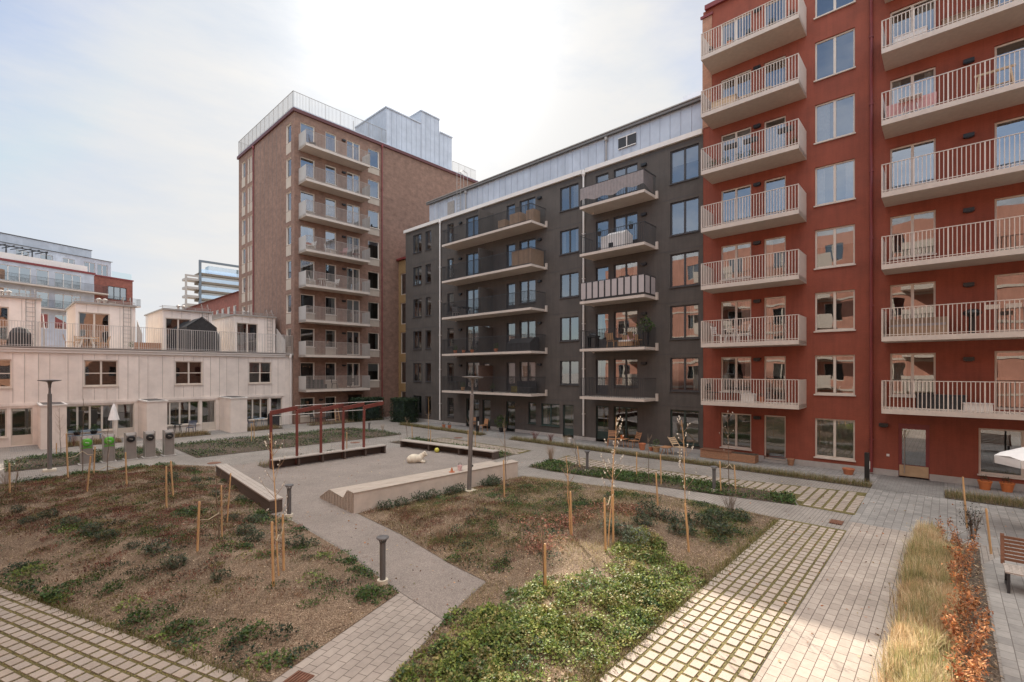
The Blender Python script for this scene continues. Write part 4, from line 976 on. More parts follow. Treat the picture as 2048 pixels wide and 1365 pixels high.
hedge(24.6, 35.6, 1.5, 2.2, 2.2, 8000, 'dark evergreen hedge at the corner of the charcoal block')
bs_ = np.column_stack([rng.uniform(8.3,16.3,62), rng.normal(-.2,.07,62), rng.uniform(.22,.78,62)])
k_ = rng.integers(0,62,5200); t_ = rng.uniform(.25,1.05,5200)[:,None]; P = np.column_stack([bs_[k_,0],bs_[k_,1],np.full(5200,.05)]); P = P+(np.column_stack([rng.normal(0,.0,5200)+np.sin(k_*1.7)*.2,np.sin(k_*2.9)*.18,bs_[k_,2]]))*t_+rng.normal(0,.035,(5200,3))
t = thing('beech_hedge', 'low hedge of copper coloured beech leaves beside the ornamental grass', 'hedge', (0,0,0)); obj('foliage', leaves('foliage', P, .06, .03, COPPER, 'dryleaf', (.1,.7), .3), t)
b = MB()
for i in range(60):
    x = 8.6+i*.13; b.path([(x,-.18,0),(x+rng.normal(0,.05),-.18+rng.normal(0,.06),.35),(x+rng.normal(0,.1),-.18+rng.normal(0,.12),.66)],.006,.003,4)
b.build('stems', M['bark'], t)
def twiggy(x, y, h, r, n, label, m='twig', leafc=None, cat='shrub'):
    t = thing('bare_shrub', label, cat, (x,y,.02)); b = MB(); tips = []
    for i in range(n):
        a = rng.uniform(0,2*PI); k = rng.uniform(.2,1)*r; c = rng.uniform(.7,1.05)*h; p = (k*math.cos(a),k*math.sin(a),c)
        b.path([(k*.15*math.cos(a),k*.15*math.sin(a),0),(k*.45*math.cos(a+.2),k*.45*math.sin(a+.2),c*.55),p],.006,.002,4); tips.append(p)
        q = (k*.45*math.cos(a+.2),k*.45*math.sin(a+.2),c*.55); b.tube(q,(q[0]+rng.normal(0,.1),q[1]+rng.normal(0,.1),q[2]+h*.25),.003,.0015,4)
    b.build('stems', M[m], t)
    if leafc: 
        P = np.array(tips)[rng.integers(0,n,n*14)]*rng.uniform(.35,1,(n*14,1))+rng.normal(0,.03,(n*14,3)); obj('foliage', leaves('foliage', P, .05, .03, leafc, 'leaf'), t)
twiggy(17.8,-.5,.95,.35,26,'bare many-stemmed shrub with a few dark leaves between two stakes','bark',[(.06,.05,.04),(.04,.05,.03)])
twiggy(18.66,14.5,.9,.35,40,'fan of upright thin twigs where the two paths meet')
twiggy(15.4,4.95,.8,.45,34,'spiky bare shrub at the far tip of the right bed','bark')
twiggy(7.98,9.9,.45,.4,34,'pile of cut pale reeds at the edge of the gravel path'); twiggy(8.5,9.5,.4,.35,24,'low stubble of pale stalks beside the cut reeds')
twiggy(.3,27.1,.8,.4,20,'bare shrub leaning over the path at the left edge'); twiggy(2.0,38.9,.9,.35,24,'reddish bare shrub by the entry box nearest the lamp post','corten'); twiggy(3.2,38.8,.8,.3,18,'small reddish shrub under the long ground floor window','corten')
twiggy(12.6,38.7,.7,.3,18,'bare shrub in front of the entry box nearest the tower'); twiggy(19.2,30.5,.7,.3,16,'bare twiggy shrub at the far end of the pergola bed')
for i, y in enumerate((19.9,18.6,17.4)): twiggy(23.9,y,.6,.45,30,['russet bare bush under the charcoal block windows','wider russet bush beside the ochre one','ochre dry bush near the white pot'][i],'corten' if i < 2 else 'rope')

def stake(x, y, h, lean, label, z=0, lx=None, r=.027):
    b = MB().lathe([(r,0),(r*.92,h-.03),(r*.6,h)], n=8)
    o = b.build('tree_stake', M['pine'], None, (x,y,z-.03)); a = math.atan2(lean, h)
    o.rotation_euler = (a*.737, a*.676, random.uniform(0,.5)); o.rotation_euler = (-(-.737*a), .676*a, 0)
    return tag(o, label, 'stake', 'wooden tree stakes')
def sapling(x, y, h, lean, label, z=0, buds=0, twigs=10, m='bark', support=True, name='sapling'):
    t = thing(name, label, 'sapling', (x,y,z)); b = MB(); lx, ly = .676*lean, -.737*lean
    pts = [(lx*s+rng.normal(0,.012)*(s>0), ly*s+rng.normal(0,.012)*(s>0), h*s) for s in np.linspace(0,1,7)]
    b.path(pts, .017, .006, 6); b.build('trunk', M[m], t); b = MB(); bd = MB()
    for i in range(twigs):
        s = rng.uniform(.32,.97); a = rng.uniform(0,2*PI); k = rng.uniform(.15,.42)*(1.2-s)+.1
        p = (lx*s, ly*s, h*s); q = (p[0]+k*math.cos(a)*.6, p[1]+k*math.sin(a)*.6, p[2]+k*.8); e = (q[0]+k*.3*math.cos(a), q[1]+k*.3*math.sin(a), q[2]+k*.7)
        b.path([p,q,e], .006, .002, 4)
        for j in range(buds):
            w = rng.uniform(0,1); c = [q[v]+(e[v]-q[v])*w+rng.normal(0,.01) for v in range(3)]; bd.ball(c, .013, .013, .019, 6)
    b.build('branches', M['twig'], t)
    if bd.v: bd.build('catkins', M['bud'], t)
    return t
def tie(t, p, q):
    b = MB().path([p, ((p[0]+q[0])/2,(p[1]+q[1])/2,min(p[2],q[2])-.05), q], .012, n=5); b.build('tie', M['rope'], t)
ZL = lambda x, y: zat(LB,.2,x,y); ZR = lambda x, y: zat(RB,.22,x,y)
for x, y, h, ln, lb in (
 (.36,24.78,1.15,-.02,'stake at the far left edge with a pale cap of light'),(1.98,25.98,1.85,-.07,'tall double stake near the lamp post'),(2.77,26.14,1.25,.06,'stake right of the tall double stake, joined to it by a tie'),
 (2.22,22.68,1.33,.14,'leaning stake in the far left bed below the green chutes'),(3.35,22.73,1.32,-.05,'upright stake in the far left bed below the middle chute'),(3.69,18.31,1.37,-.01,'left one of the pair of stakes in the heather'),
 (4.08,19.29,1.3,-.09,'right one of the pair of stakes in the heather, slightly tilted'),(3.25,13.13,1.22,.05,'single stake in the middle of the left bed'),(3.84,10.13,1.36,-.03,'nearest stake of the left bed, left of the budding sapling'),
 (4.3,10.77,1.28,-.02,'stake right of the budding sapling in the left bed'),(4.56,15.43,1.5,.11,'thin reddish stake leaning in the left bed near the bench end'),(3.95,13.75,1.4,-.02,'thin brown stake beside the bare sapling of the left bed')):
    stake(x, y, h, ln, lb, ZL(x,y), r=.027 if 'thin' not in lb else .02)
for x, y, h, ln, lb in ((11.81,11.19,1.33,-.03,'stake beside the slender sapling below the far end of the concrete wall'),(10.33,7.33,1.2,-.04,'stake with white ties beside the red ground cover'),(9.82,5.99,1.33,-.03,'left one of the pair of stakes holding the tall catkin sapling'),
 (10.51,6.19,1.38,-.01,'right one of the pair of stakes holding the tall catkin sapling'),(11.58,4.7,1.24,-.1,'leaning stake nearest the grass pavers in the right bed'),(14.51,6.91,1.1,-.06,'stake in the far right bed near the grey path'),(7.4,5.89,.98,-.01,'short stake among the bright ivy')):
    stake(x, y, h, ln, lb, ZR(x,y))
for x, y, h, ln, lb in ((18.59,12.73,1.02,-.12,'tilted stake left of the first bollard in the ivy strip'),(18.36,9.7,1.13,.01,'stake right of the first bollard in the ivy strip'),(17.98,8.42,1.22,-.03,'stake in the middle of the ivy strip'),
 (18.23,6.2,1.21,-.04,'stake just right of the second bollard in the ivy strip'),(18.48,5.75,1.09,-.06,'last stake of the ivy strip, nearest the walkway'),(16.74,-.8,1.15,-.13,'stake right of the bare shrub near the wooden bench'),(19.0,-.42,1.5,-.13,'tall stake left of the bare shrub near the entrance'),
 (18.85,26.35,.9,-.02,'short pale stake at the left end of the far bench'),(18.61,24.07,.82,0,'short stake behind the far bench beside the tall sapling'),(18.78,20.74,1.09,0,'stake left of the tall lamp post behind the far bench'),(18.95,20.3,1.06,-.01,'stake right of the tall lamp post behind the far bench'),
 (10.88,32.18,1.26,0,'left one of two stakes in the bed in front of the row houses'),(11.5,33.5,1.33,-.03,'right one of two stakes in the bed in front of the row houses'),(13.06,24.3,1.2,0,'stake with a white card seen between the pergola posts'),(2.22,35.1,.7,0,'short stake in the bed behind the lamp post')):
    stake(x, y, h, ln, lb, .02, r=.024)
t = sapling(2.53,27.3,3.3,.02,'tall bare sapling tied between two stakes near the chutes',ZL(2.5,27.3),0,12); tie(t,(-.55,-1.3,1.0),(0,0,1.05)); tie(t,(0,0,1.05),(.24,-1.15,1.0))
t = sapling(2.82,22.99,2.4,.05,'thin dark sapling between stakes below the green chutes',ZL(2.8,23),0,6); tie(t,(-.5,-.2,.75),(0,0,.8)); tie(t,(0,0,.8),(.53,-.26,.75))
sapling(.51,25.2,1.1,.06,'small multi-twig sapling at the left edge',ZL(.5,25.2),0,10)
t = sapling(4.11,10.55,3.1,-.16,'tall sapling with pale buds and a cane, nearest in the left bed',ZL(4.1,10.5),2,14,'pine'); tie(t,(.19,.22,1.05),(0,0,.9)); tie(t,(-.27,-.42,1.0),(0,0,.9))
t = sapling(3.84,13.6,1.75,-.09,'bare thin sapling with cross ties in the middle of the left bed',ZL(3.8,13.6),0,12); tie(t,(-.59,-.45,.75),(0,0,.7))
sapling(2.39,35.2,2.5,-.08,'brown bare sapling in front of the first entry box',.05,0,18,'bark')
sapling(12.43,11.7,2.8,-.07,'slender dark sapling below the far end of the concrete wall',ZR(12.4,11.7),0,10)
t = sapling(10.34,7.38,2.1,-.11,'bent sapling with white twigs beside the red ground cover',ZR(10.3,7.4),0,14,'pine'); tie(t,(0,-.05,.5),(.08,.03,.5))
t = sapling(10.2,6.15,3.2,.21,'tallest sapling, covered in white catkins, centre of the right bed',ZR(10.2,6.2),4,24,'pine'); tie(t,(-.38,-.16,1.15),(.05,-.03,1.25)); tie(t,(.31,.04,1.25),(.05,-.03,1.25))
t = sapling(11.62,4.74,3.25,-.15,'tall sapling with white catkins near the grass pavers',ZR(11.6,4.7),3,16,'pine'); tie(t,(-.04,-.04,1.1),(.03,.05,1.1))
sapling(7.4,5.95,1.5,-.02,'small brown sapling beside the short stake in the ivy',ZR(7.4,5.9),0,8,'bark')
sapling(18.6,12.85,1.3,-.19,'crooked bare sapling left of the first bollard',.05,0,8); sapling(18.05,8.98,1.75,-.04,'dark upright sapling in the middle of the ivy strip',.05,0,8)
t = sapling(18.83,6.09,2.95,-.08,'tall thin sapling between two stakes near the red block',.05,1,12); tie(t,(-.5,.1,.9),(0,0,.95)); tie(t,(-.3,-.3,.9),(0,0,.95))
sapling(18.9,20.6,3.1,.12,'tall sapling right beside the tall lamp post behind the far bench',.05,0,10); sapling(18.48,24.15,2.85,.05,'tall pale sapling behind the left half of the far bench',.05,0,5,'pine'); sapling(18.9,27.0,1.2,-.07,'small bare sapling left of the far bench',.05,0,10)
# ------------------------------------------------------------------ courtyard furniture
# pergola: five leaning posts, each with a beam cantilevered to the back, joined by thin rods
pg = thing('pergola', 'rust red steel pergola of five posts with slanting beams', 'pergola', (8.66, 23.1, 0))
for i in range(5):
    x = i*1.185; b = MB().bar((x,.02,.1),(x-.06,-.12,2.62),.12,.16); b.build('post', M['corten'], pg)
    MB().bar((x-.08,-.12,2.60),(x+1.2,.02,2.76),.1,.19).build('beam', M['corten'], pg)
for y, z in ((.02,2.87),(-.16,2.47)): MB().tube((1.1 if z > 2.6 else -.05,y,z),(5.9 if z > 2.6 else 4.75,y,z),.012,n=6).build('rod', M['white'], pg)
for i in range(4):
    x = .55+i*1.185; MB().tube((x,.0,.45),(x,.03,2.8),.004,n=4).build('wire', M['chuteedge'], pg)
def long_bench(name, label, L, w, h, wood, sidem, n, loc, rz, legs=True):
    t = thing(name, label, 'bench', loc, rz); b = MB(); k = 4
    for i in range(k): b.box(0, L, i*w/k+.006, (i+1)*w/k-.006, h-.05, h)
    b.build('seat', M[wood], t)
    b = MB().box(.03, L-.03, w-.08, w-.03, .0, h-.055); b.build('back_board', M[sidem], t)
    for i in range(n):
        x = .02+(L-.12)*i/(n-1); MB().box(x, x+.08, .05, w-.09, -.02, h-.052).build('leg', M[sidem], t)
    return t
M['darkwood'] = woodmat('dark_stained_wood', (.10,.07,.055), .75, 0)
long_bench('long_bench', 'long dark bench with pale seat boards under the pergola', 6.0, .5, .45, 'greywood', 'darkwood', 6, (8.6,22.78,.006), 0)
long_bench('long_bench', 'long low dark timber bench on the far side of the gravel court', 7.0, .6, .42, 'greywood', 'darkwood', 4, (16.25,24.0,.006), -PI/2+R(7.2))
t = thing('plank_bench', 'pale grey plank topped bench along the left side of the gravel court', 'bench', (5.88,15.85,0), PI/2-R(4.6)); b = MB()
for i in range(3): b.box(0, 7.7, -.42+i*.143, -.285+i*.143, .4, .45)
b.build('seat', M['greywood'], t); MB().box(.02,7.68,-.40,-.02,-.02,.395).build('base', M['darkwood'], t)
# timber and concrete zigzag seating wall
t = thing('seating_wall', 'long pale concrete seating wall with zigzag boarded end and plank top', 'seating wall', (7.74, 13.93, 0), R(-2.9))
b = MB(); b.extr([(0,-.02),(0,.63),(.39,.65),(.7,.34),(1.75,.42),(2.55,.03),(2.55,-.02)], .03, 7.36); b.build('core', M['concrete'], t)
b = MB()
for x0, x1 in ((-.02,2.45),(2.46,4.95),(4.96,7.4)):
    b.quad((x0,-.015,-.02),(x1-.008,-.015,-.02),(x1-.008,-.015,.64),(x0,-.015,.64))
b.build('concrete_face', M['concrete'], t)
b = MB()
def plank(y0, z0, y1, z1, x0, x1):
    n = Vector((0, -(z1-z0), y1-y0)).normalized()*.035
    b.add([(x0,y0,z0),(x1,y0,z0),(x1,y1,z1),(x0,y1,z1)]+[(x,y+n.y,z+n.z) for x,y,z in ((x0,y0,z0),(x1,y0,z0),(x1,y1,z1),(x0,y1,z1))], [(0,3,2,1),(4,5,6,7),(0,1,5,4),(1,2,6,5),(2,3,7,6),(3,0,4,7)])
for (y0,z0,y1,z1,n) in ((-.03,.635,.39,.655,4),(.4,.65,.7,.345,3),(.71,.35,1.75,.425,9),(1.76,.425,2.58,.03,8)):
    for i in range(n):
        a, c = i/n, (i+.96)/n; plank(y0+(y1-y0)*a, z0+(z1-z0)*a, y0+(y1-y0)*c, z0+(z1-z0)*c, -.04, 7.42)
b.build('top_boards', M['deckwood'], t)
b = MB(); ys = np.arange(.0, 2.5, .105)
def ptop(y): return float(np.interp(y, [0,.39,.7,1.75,2.6], [.63,.65,.34,.42,.02]))
for iy, y in enumerate(ys): e0 = -.03-.014*(iy%2); b.add([(e0,y,-.02),(e0,y+.085,-.02),(e0,y+.085,ptop(y+.085)),(e0,y,ptop(y)),(.028,y,-.02),(.028,y+.085,-.02),(.028,y+.085,ptop(y+.085)),(.028,y,ptop(y))],[(0,3,2,1),(4,5,6,7),(0,1,5,4),(1,2,6,5),(2,3,7,6),(3,0,4,7)])
b.build('end_boards', M['deckwood'], t)
# animal play sculpture
t = thing('animal_sculpture', 'cream concrete animal sculpture lying on the gravel court', 'sculpture', (14.15,19.3,.0), R(-42)); t.scale = (.8,.8,.85)
b = MB().ball((-.25,0,.24),.40,.30,.28,16).ball((-.45,0,.2),.25,.28,.24,14).ball((.05,0,.25),.28,.24,.24,14).ball((.22,.0,.38),.19,.16,.18,14).ball((.38,.0,.5),.16,.15,.15,14).ball((.5,.0,.45),.1,.09,.08,12).ball((.42,.12,.62),.05,.04,.06,10).ball((.42,-.12,.62),.05,.04,.06,10).ball((.32,.14,.08),.16,.07,.09,12).ball((.32,-.14,.08),.16,.07,.09,12)
o = b.build('body', M['palecon'], t, smooth=True)
md = o.modifiers.new('join', 'REMESH'); md.mode = 'VOXEL'; md.voxel_size = .022; md.use_smooth_shade = True
md = o.modifiers.new('soften', 'SMOOTH'); md.factor = .5; md.iterations = 8
tag(MB().ball((0,0,.14),.14,n=18).build('ball', M['yellowball'], None, (16.6,20.9,.0), smooth=True), 'yellow ball under the far bench', 'ball')
t = thing('toy_bucket', 'white and pink toy bucket on the seating wall', 'bucket', (12.2,13.95,.68)); MB().lathe([(.07,0),(.1,.2),(.085,.2),(.06,.02)],n=14).build('bucket', M['toy'], t); MB().path([(-.1,0,.2),(-.06,0,.29),(.06,0,.29),(.1,0,.2)],.006,n=5).build('handle', M['black'], t)
tag(MB().lathe([(.12,0),(.12,.015),(.06,.02),(.02,.17),(.0,.18)],n=14).build('toy_cone', M['terra'], None, (11.8,13.95,.68)), 'small orange cone with sand on the seating wall', 'toy')
tag(MB().ball((0,0,.05),.14,.06,.06,10).ball((.12,.03,.05),.05,.05,.05,8).build('toy', M['cloth_dark'], None, (12.9,14.1,.67)), 'dark toy lying on the wall beside the bucket', 'toy')
# lamps and bollards
def lamp(x, y, h, lean, label):
    t = thing('street_lamp', label, 'street lamp', (x,y,0)); t.rotation_euler = (.737*lean/h, .676*lean/h, 0)
    MB().box(-.22,.22,-.22,.22,-.1,.1).build('footing', M['palecon'], t)
    MB().lathe([(.085,.1),(.075,h*.84),(.075,h*.84),(.045,h*.85),(.04,h*.9),(.06,h*.93)],n=14).build('pole', M['lampgrey'], t, smooth=False)
    MB().lathe([(.05,h-.3),(.075,h-.14),(.12,h-.1),(.39,h-.05),(.40,h-.02),(.12,h)],n=24).build('lamp_head', M['lampgrey'], t)
lamp(1.67,29.95,4.15,0,'tall dark grey street lamp with flat round head in front of the row houses')
lamp(12.0,13.2,4.35,.14,'tall street lamp with flat round head, standing by the concrete seating wall')
def bollard(x, y, h, label, z=.02):
    t = thing('bollard_light', label, 'bollard', (x,y,z)); 
    MB().lathe([(.1,-.1),(.1,.0),(.115,.0),(.115,.09),(.085,.09)],n=14).build('footing', M['palecon'], t)
    MB().lathe([(.062,.05),(.062,h-.12),(.05,h-.12)],n=14).build('post', M['bollgrey'], t)
    b = MB()
    for i in range(8): a = i*PI/4; b.tube((.055*math.cos(a),.055*math.sin(a),h-.13),(.09*math.cos(a),.09*math.sin(a),h-.03),.011,n=4)
    b.build('fins', M['bollgrey'], t)
    MB().lathe([(.125,h-.04),(.135,h-.02),(.12,h),(.03,h+.008)],n=20).build('cap', M['bollgrey'], t)
bollard(5.58,8.86,1.0,'nearest grey bollard light, beside the gravel path')
bollard(6.17,15.05,1.0,'bollard light at the near end of the plank bench')
bollard(17.95,11.9,.95,'bollard light in the ivy strip opposite the charcoal block'); bollard(18.23,6.45,.95,'bollard light in the ivy strip in front of the red block')
bollard(18.7,31.5,.7,'far bollard light at the end of the pergola bed')
for x, y, lb in ((23.9,25.37,'black post with white panel by the charcoal block door'),(24.15,2.43,'black post standing beside the red downpipe')):
    t = thing('post', lb, 'bollard', (x,y,0)); MB().box(-.08,.08,-.08,.08,0,1.2).box(-.1,.1,-.1,.1,0,.04).build('post', M['black'], t); MB().box(-.06,.06,-.1,-.082,.55,.85).build('panel', M['white'], t)
for i, (x, y) in enumerate(((3.0,30.85),(3.83,30.85),(4.68,30.85),(5.47,30.85),(6.3,30.85))):
    t = thing('waste_chute', ['waste chute with green hatch, leftmost of the five grey columns','waste chute with green hatch, beside the first black-hatched one','waste chute with black hatch next to the green-hatched ones','waste chute with black hatch between two other black-hatched ones','waste chute with black hatch, rightmost of the five grey columns'][i], 'waste chute', (x,y,0), 0, 'waste chutes')
    MB().box(-.3,.3,-.35,.35,0,.05).build('plinth', M['greycon'], t)
    MB().box(-.2,.2,-.2,.2,.05,1.26).extr([(-.2,1.26),(.2,1.26),(.2,1.36),(-.12,1.36)],-.2,.2).build('column', M['chute'], t)
    b = MB()
    for s in (-.225,.2): b.box(s, s+.025, -.23, .2, .05, 1.38)
    b.build('side_frame', M['chuteedge'], t)
    m = 'green' if i < 2 else 'black'
    b = MB().lathe([(.17,.2),(.17,.24),(.14,.27),(.05,.275)], (0,0,1.08), 20, 0, 'y')
    if i < 2: b.lathe([(.2,.201),(.2,.215),(.18,.23)], (0,0,1.08), 24, 0, 'y').box(-.19,.19,-.212,-.201,.80,.86)
    b.build('hatch', M[m], t)
    MB().bar((-.07,-.29,1.1),(.07,-.29,1.06),.03,.03).build('handle', M['white'] if i < 2 else M['chuteedge'], t)
def chair(loc, rz, label, m, group=None, style='slat', s=1.0, tilt=.18):
    t = thing('chair', label, 'chair', loc, rz, group); w, d = .46*s, .46*s
    b = MB()
    for i in range(5): b.box(-w/2+.01,w/2-.01,-d/2+i*d/5+.005,-d/2+(i+1)*d/5-.005,.42,.45)
    b.build('seat', M[m], t); b = MB(); bx = d/2
    for i in range(4 if style == 'slat' else 1):
        z0, z1 = (.55+i*.09, .61+i*.09) if style == 'slat' else (.5, .9)
        b.add([(-w/2,bx+tilt*(z0-.45),z0),(w/2,bx+tilt*(z0-.45),z0),(w/2,bx+tilt*(z1-.45),z1),(-w/2,bx+tilt*(z1-.45),z1)]+[(x,y+.022,z) for x,y,z in ((-w/2,bx+tilt*(z0-.45),z0),(w/2,bx+tilt*(z0-.45),z0),(w/2,bx+tilt*(z1-.45),z1),(-w/2,bx+tilt*(z1-.45),z1))],[(0,3,2,1),(4,5,6,7),(0,1,5,4),(1,2,6,5),(2,3,7,6),(3,0,4,7)])
    for sx in (-1,1): b.bar((sx*w/2,bx-.02,.42),(sx*w/2,bx+tilt*.48,.92),.03,.03)
    b.build('backrest', M[m], t)
    for sx in (-1,1):
        for sy in (-1,1): MB().bar((sx*(w/2-.02),sy*(d/2-.03),.42),(sx*(w/2+.01),sy*(d/2),0),.03,.03).build('leg', M[m], t)
    return t
def table(loc, label, m, w=.8, d=.8, h=.72, rnd=False, group=None):
    t = thing('table', label, 'table', loc, 0, group)
    (MB().lathe([(w/2,h-.03),(w/2,h)],n=24) if rnd else MB().box(-w/2,w/2,-d/2,d/2,h-.03,h)).build('tabletop', M[m], t)
    for sx in (-1,1):
        for sy in (-1,1): MB().bar((sx*w*.22,sy*d*.22,h-.031),(sx*w*.38,sy*d*.38,0),.03,.03).build('leg', M[m], t)
    return t
PF = [shrub_mesh('foliage',.22,.4,130,.09,.04,GREEN,seed=8), shrub_mesh('foliage',.16,.22,90,.06,.03,DKG,seed=9), shrub_mesh('foliage',.45,.95,420,.13,.06,GREEN,seed=4)]
def pot(loc, label, r=.15, h=.26, m='terra', plant=1, group=None):
    t = thing('flower_pot', label, 'flower pot', loc, 0, group)
    MB().lathe([(r*.72,0),(r,h*.85),(r*1.08,h*.86),(r*1.08,h),(r*.9,h),(r*.85,h*.9)],n=14).build('pot', M[m], t)
    if plant is not None: obj('plant', PF[plant], t, (0,0,h*.9))
    return t
XD = lambda u, d, z: (26.15+d, -u, z)   # points given on the charcoal / red facade: u right, d outward negative
SX = -PI/2
# ground floor patios along the charcoal and red blocks
chair((25.2,14.95,.01), SX+.4, 'brown slatted garden chair left of the patio table', 'oak', None, tilt=.35); chair((25.4,13.6,.01), SX-.5, 'brown slatted garden chair right of the patio table', 'oak', None, tilt=.35)
table((25.3,14.3,.01), 'small wooden patio table with orange pots between two garden chairs', 'oak', .6,.6,.5)
pot((25.3,14.3,.51), 'orange pot on the small patio table', .11,.2,'orange',None); pot((25.1,12.9,.01),'large terracotta pot beside the garden chair',.19,.38,'terra',None); pot((25.2,12.4,.01),'small terracotta pot with twigs, second from the garden chair',.13,.2,'terra',1); pot((25.0,12.0,.01),'round pot with yellow-green plant, third from the garden chair',.2,.3,'rattan',0)
chair((24.9,10.6,.01), SX+1.2, 'reclined pale wooden deck chair in front of the red block corner', 'woodbox', None, tilt=.9); table((24.8,11.3,.01),'low wooden table beside the reclined deck chair','oak',.7,.5,.4)
chair((25.1,27.0,.01), SX+.3, 'orange wooden chair left of the black post', 'oak', None, 'solid'); chair((24.9,25.8,.01), SX-.2, 'orange wooden chair right behind the tall lamp post', 'oak', None, 'solid'); table((24.7,26.5,.01),'dark cafe table between the orange chairs','darkmetal',.6,.6,.7,True)
pot((24.5,17.6,.01),'white square pot by the ground floor door',.16,.3,'white',None); pot((25.4,24.4,.01),'dark plant in a pot by the charcoal block entrance',.18,.3,'black',2)
for i, (x, y) in enumerate(((24.2,29.6),(24.2,28.9))): pot((x,y,.01), ['terracotta pot under the far charcoal windows','second terracotta pot under the far charcoal windows'][i], .14,.25,'terra',1)
t = thing('wooden_planter', 'long brown wooden planter bench under the red block window', 'planter', (25.3,8.2,.01), -PI/2); b = MB()
for i in range(3): b.box(-1.35,1.3,-.3,.3,.02+i*.13,.14+i*.13)
b.build('box', M['cedar'], t); MB().box(-1.38,.2,-.33,.33,.41,.45).build('lid', M['teak'], t); MB().box(.2,1.3,-.29,.29,.405,.415).build('soil', M['soil'], t)
pot((25.85,5.55,.01),'square brown pot beside the glazed garden door',.16,.32,'cedar',None); pot((25.3,3.2,.01),'terracotta pot near the red downpipe',.22,.26,'terra',None)
pot((25.6,-1.05,.01),'left orange pot under the ground floor window',.2,.34,'orange',1); pot((25.7,-1.65,.01),'right orange pot under the ground floor window',.2,.34,'orange',1)
# right foreground: bench, parasol
t = thing('garden_bench', 'brown slatted wooden garden bench with grey seat at the right edge', 'bench', (14.3,-1.72,.01), PI/2+PI); b = MB()
W = 1.7
for i in range(6): b.box(-W/2, W/2, -.32+i*.105, -.23+i*.105, .4, .43)
b.build('seat', M['greywood'], t); b = MB()
for i in range(7): b.bar((-W/2,.36+.012*i,.5+i*.075),(W/2,.36+.012*i,.5+i*.075),.025,.055)
for s in (-1,1): b.bar((s*W/2,.33,.4),(s*W/2,.46,1.02),.06,.05)
b.build('backrest', M['teak'], t)
for s in (-1,1):
    MB().bar((s*(W/2-.05),-.3,.4),(s*(W/2-.05),-.3,0),.045,.045).bar((s*(W/2-.05),.3,.4),(s*(W/2-.05),.3,0),.045,.045).bar((s*(W/2-.05),-.3,.05),(s*(W/2-.05),.3,.05),.04,.04).build('leg_frame', M['darkmetal'], t)
t = thing('parasol', 'white parasol on a dark pole at the right edge of the plaza', 'parasol', (19.6,-2.06,.01))
MB().lathe([(.3,0),(.3,.06),(.05,.09)],n=16).build('base', M['greycon'], t); MB().box(-.035,.035,-.035,.035,.05,2.6).build('pole', M['darkmetal'], t)
b = MB(); c = [(1.1*math.cos(PI/4*i+.2), 1.1*math.sin(PI/4*i+.2), 2.12) for i in range(8)]
for i in range(8):
    a, d = c[i], c[(i+1)%8]; m_ = ((a[0]+d[0])*.47,(a[1]+d[1])*.47,2.16); k1 = (a[0]*.5,a[1]*.5,2.36); k2 = (d[0]*.5,d[1]*.5,2.36)
    b.add([(0,0,2.6),k1,k2],[(0,1,2)]); b.add([k1,a,m_,d,k2],[(0,1,2,3,4)]); b.add([a,d,(d[0],d[1],1.9),(a[0]*.98,a[1]*.98,1.9)],[(0,1,2,3)])
b.build('canopy', M['cloth_white'], t)
# in front of the row houses
t = thing('closed_parasol', 'small closed white parasol in front of the row house windows', 'parasol', (5.2,39.8,.02)); MB().tube((0,0,0),(0,0,2.4),.02).build('pole', M['white'], t); MB().lathe([(.3,1.35),(.22,1.7),(.1,2.2),(.03,2.4)],n=10).build('canopy', M['cloth_white'], t)
t = thing('flower_bench', 'pale blue bench with plant boxes below the row house windows', 'bench', (3.9,40.5,.02))
MB().box(-.8,.8,-.2,.2,.42,.46).box(-.8,.8,.18,.21,.6,.75).build('seat', M['blue'], t); MB().box(-.75,-.7,-.2,.2,0,.42).box(.7,.75,-.2,.2,0,.42).build('legs', M['blue'], t)
pot((3.5,40.45,.48),'long dark planter on the pale blue bench, left half',.18,.2,'black',0); pot((4.3,40.45,.48),'dark planter on the pale blue bench, right half',.18,.2,'black',0)
tag(MB().lathe([(.1,0),(.13,.1),(.12,.28),(.04,.3)],n=12).build('lantern', M['yellowball'], None, (2.95,40.8,.6)), 'yellow lantern beside the entry box under the window', 'lantern')
chair((8.0,40.6,.02), 1.0, 'dark folding chair by the second row house', 'cloth_blue', None); chair((9.6,40.4,.02), -.6, 'dark folding chair beside the round row house table', 'cloth_blue', None); table((8.8,40.5,.02),'small round dark table outside the second row house','darkmetal',.6,.6,.7,True)
table((14.3,40.6,.02),'blue cafe table with cups outside the last row house','blue',.8,.6,.74); chair((13.7,40.5,.02), 1.4, 'blue chair at the cafe table outside the last row house','cloth_blue'); t = thing('covered_grill','dark covered grill beside the blue cafe table','grill',(15.4,40.6,.02)); MB().box(-.35,.35,-.3,.3,.0,.95).extr([(-.3,.95),(0,1.1),(.3,.95)],-.35,.35).build('cover',M['cloth_dark'],t)
chair((18.6,40.2,.02), .6, 'dark garden chair by the brick tower wall', 'cloth_dark'); table((19.4,40.1,.02),'low dark table by the brick tower wall','darkmetal',.8,.6,.45); 
t = thing('ladder_trellis','small brown ladder trellis leaning by the brick tower','trellis',(20.6,39.9,.02)); b = MB().bar((-.2,0,0),(-.15,.5,1.7),.04,.03).bar((.2,0,0),(.15,.5,1.7),.04,.03)
for i in range(5): b.bar((-.2,.1+i*.08,.3+i*.27),(.2,.1+i*.08,.3+i*.27),.03,.03)
b.build('frame', M['pine'], t)
t = thing('bicycle', 'dark bicycle parked in the passage beside the brick tower', 'bicycle', (25.6,38.9,.01), R(-60))
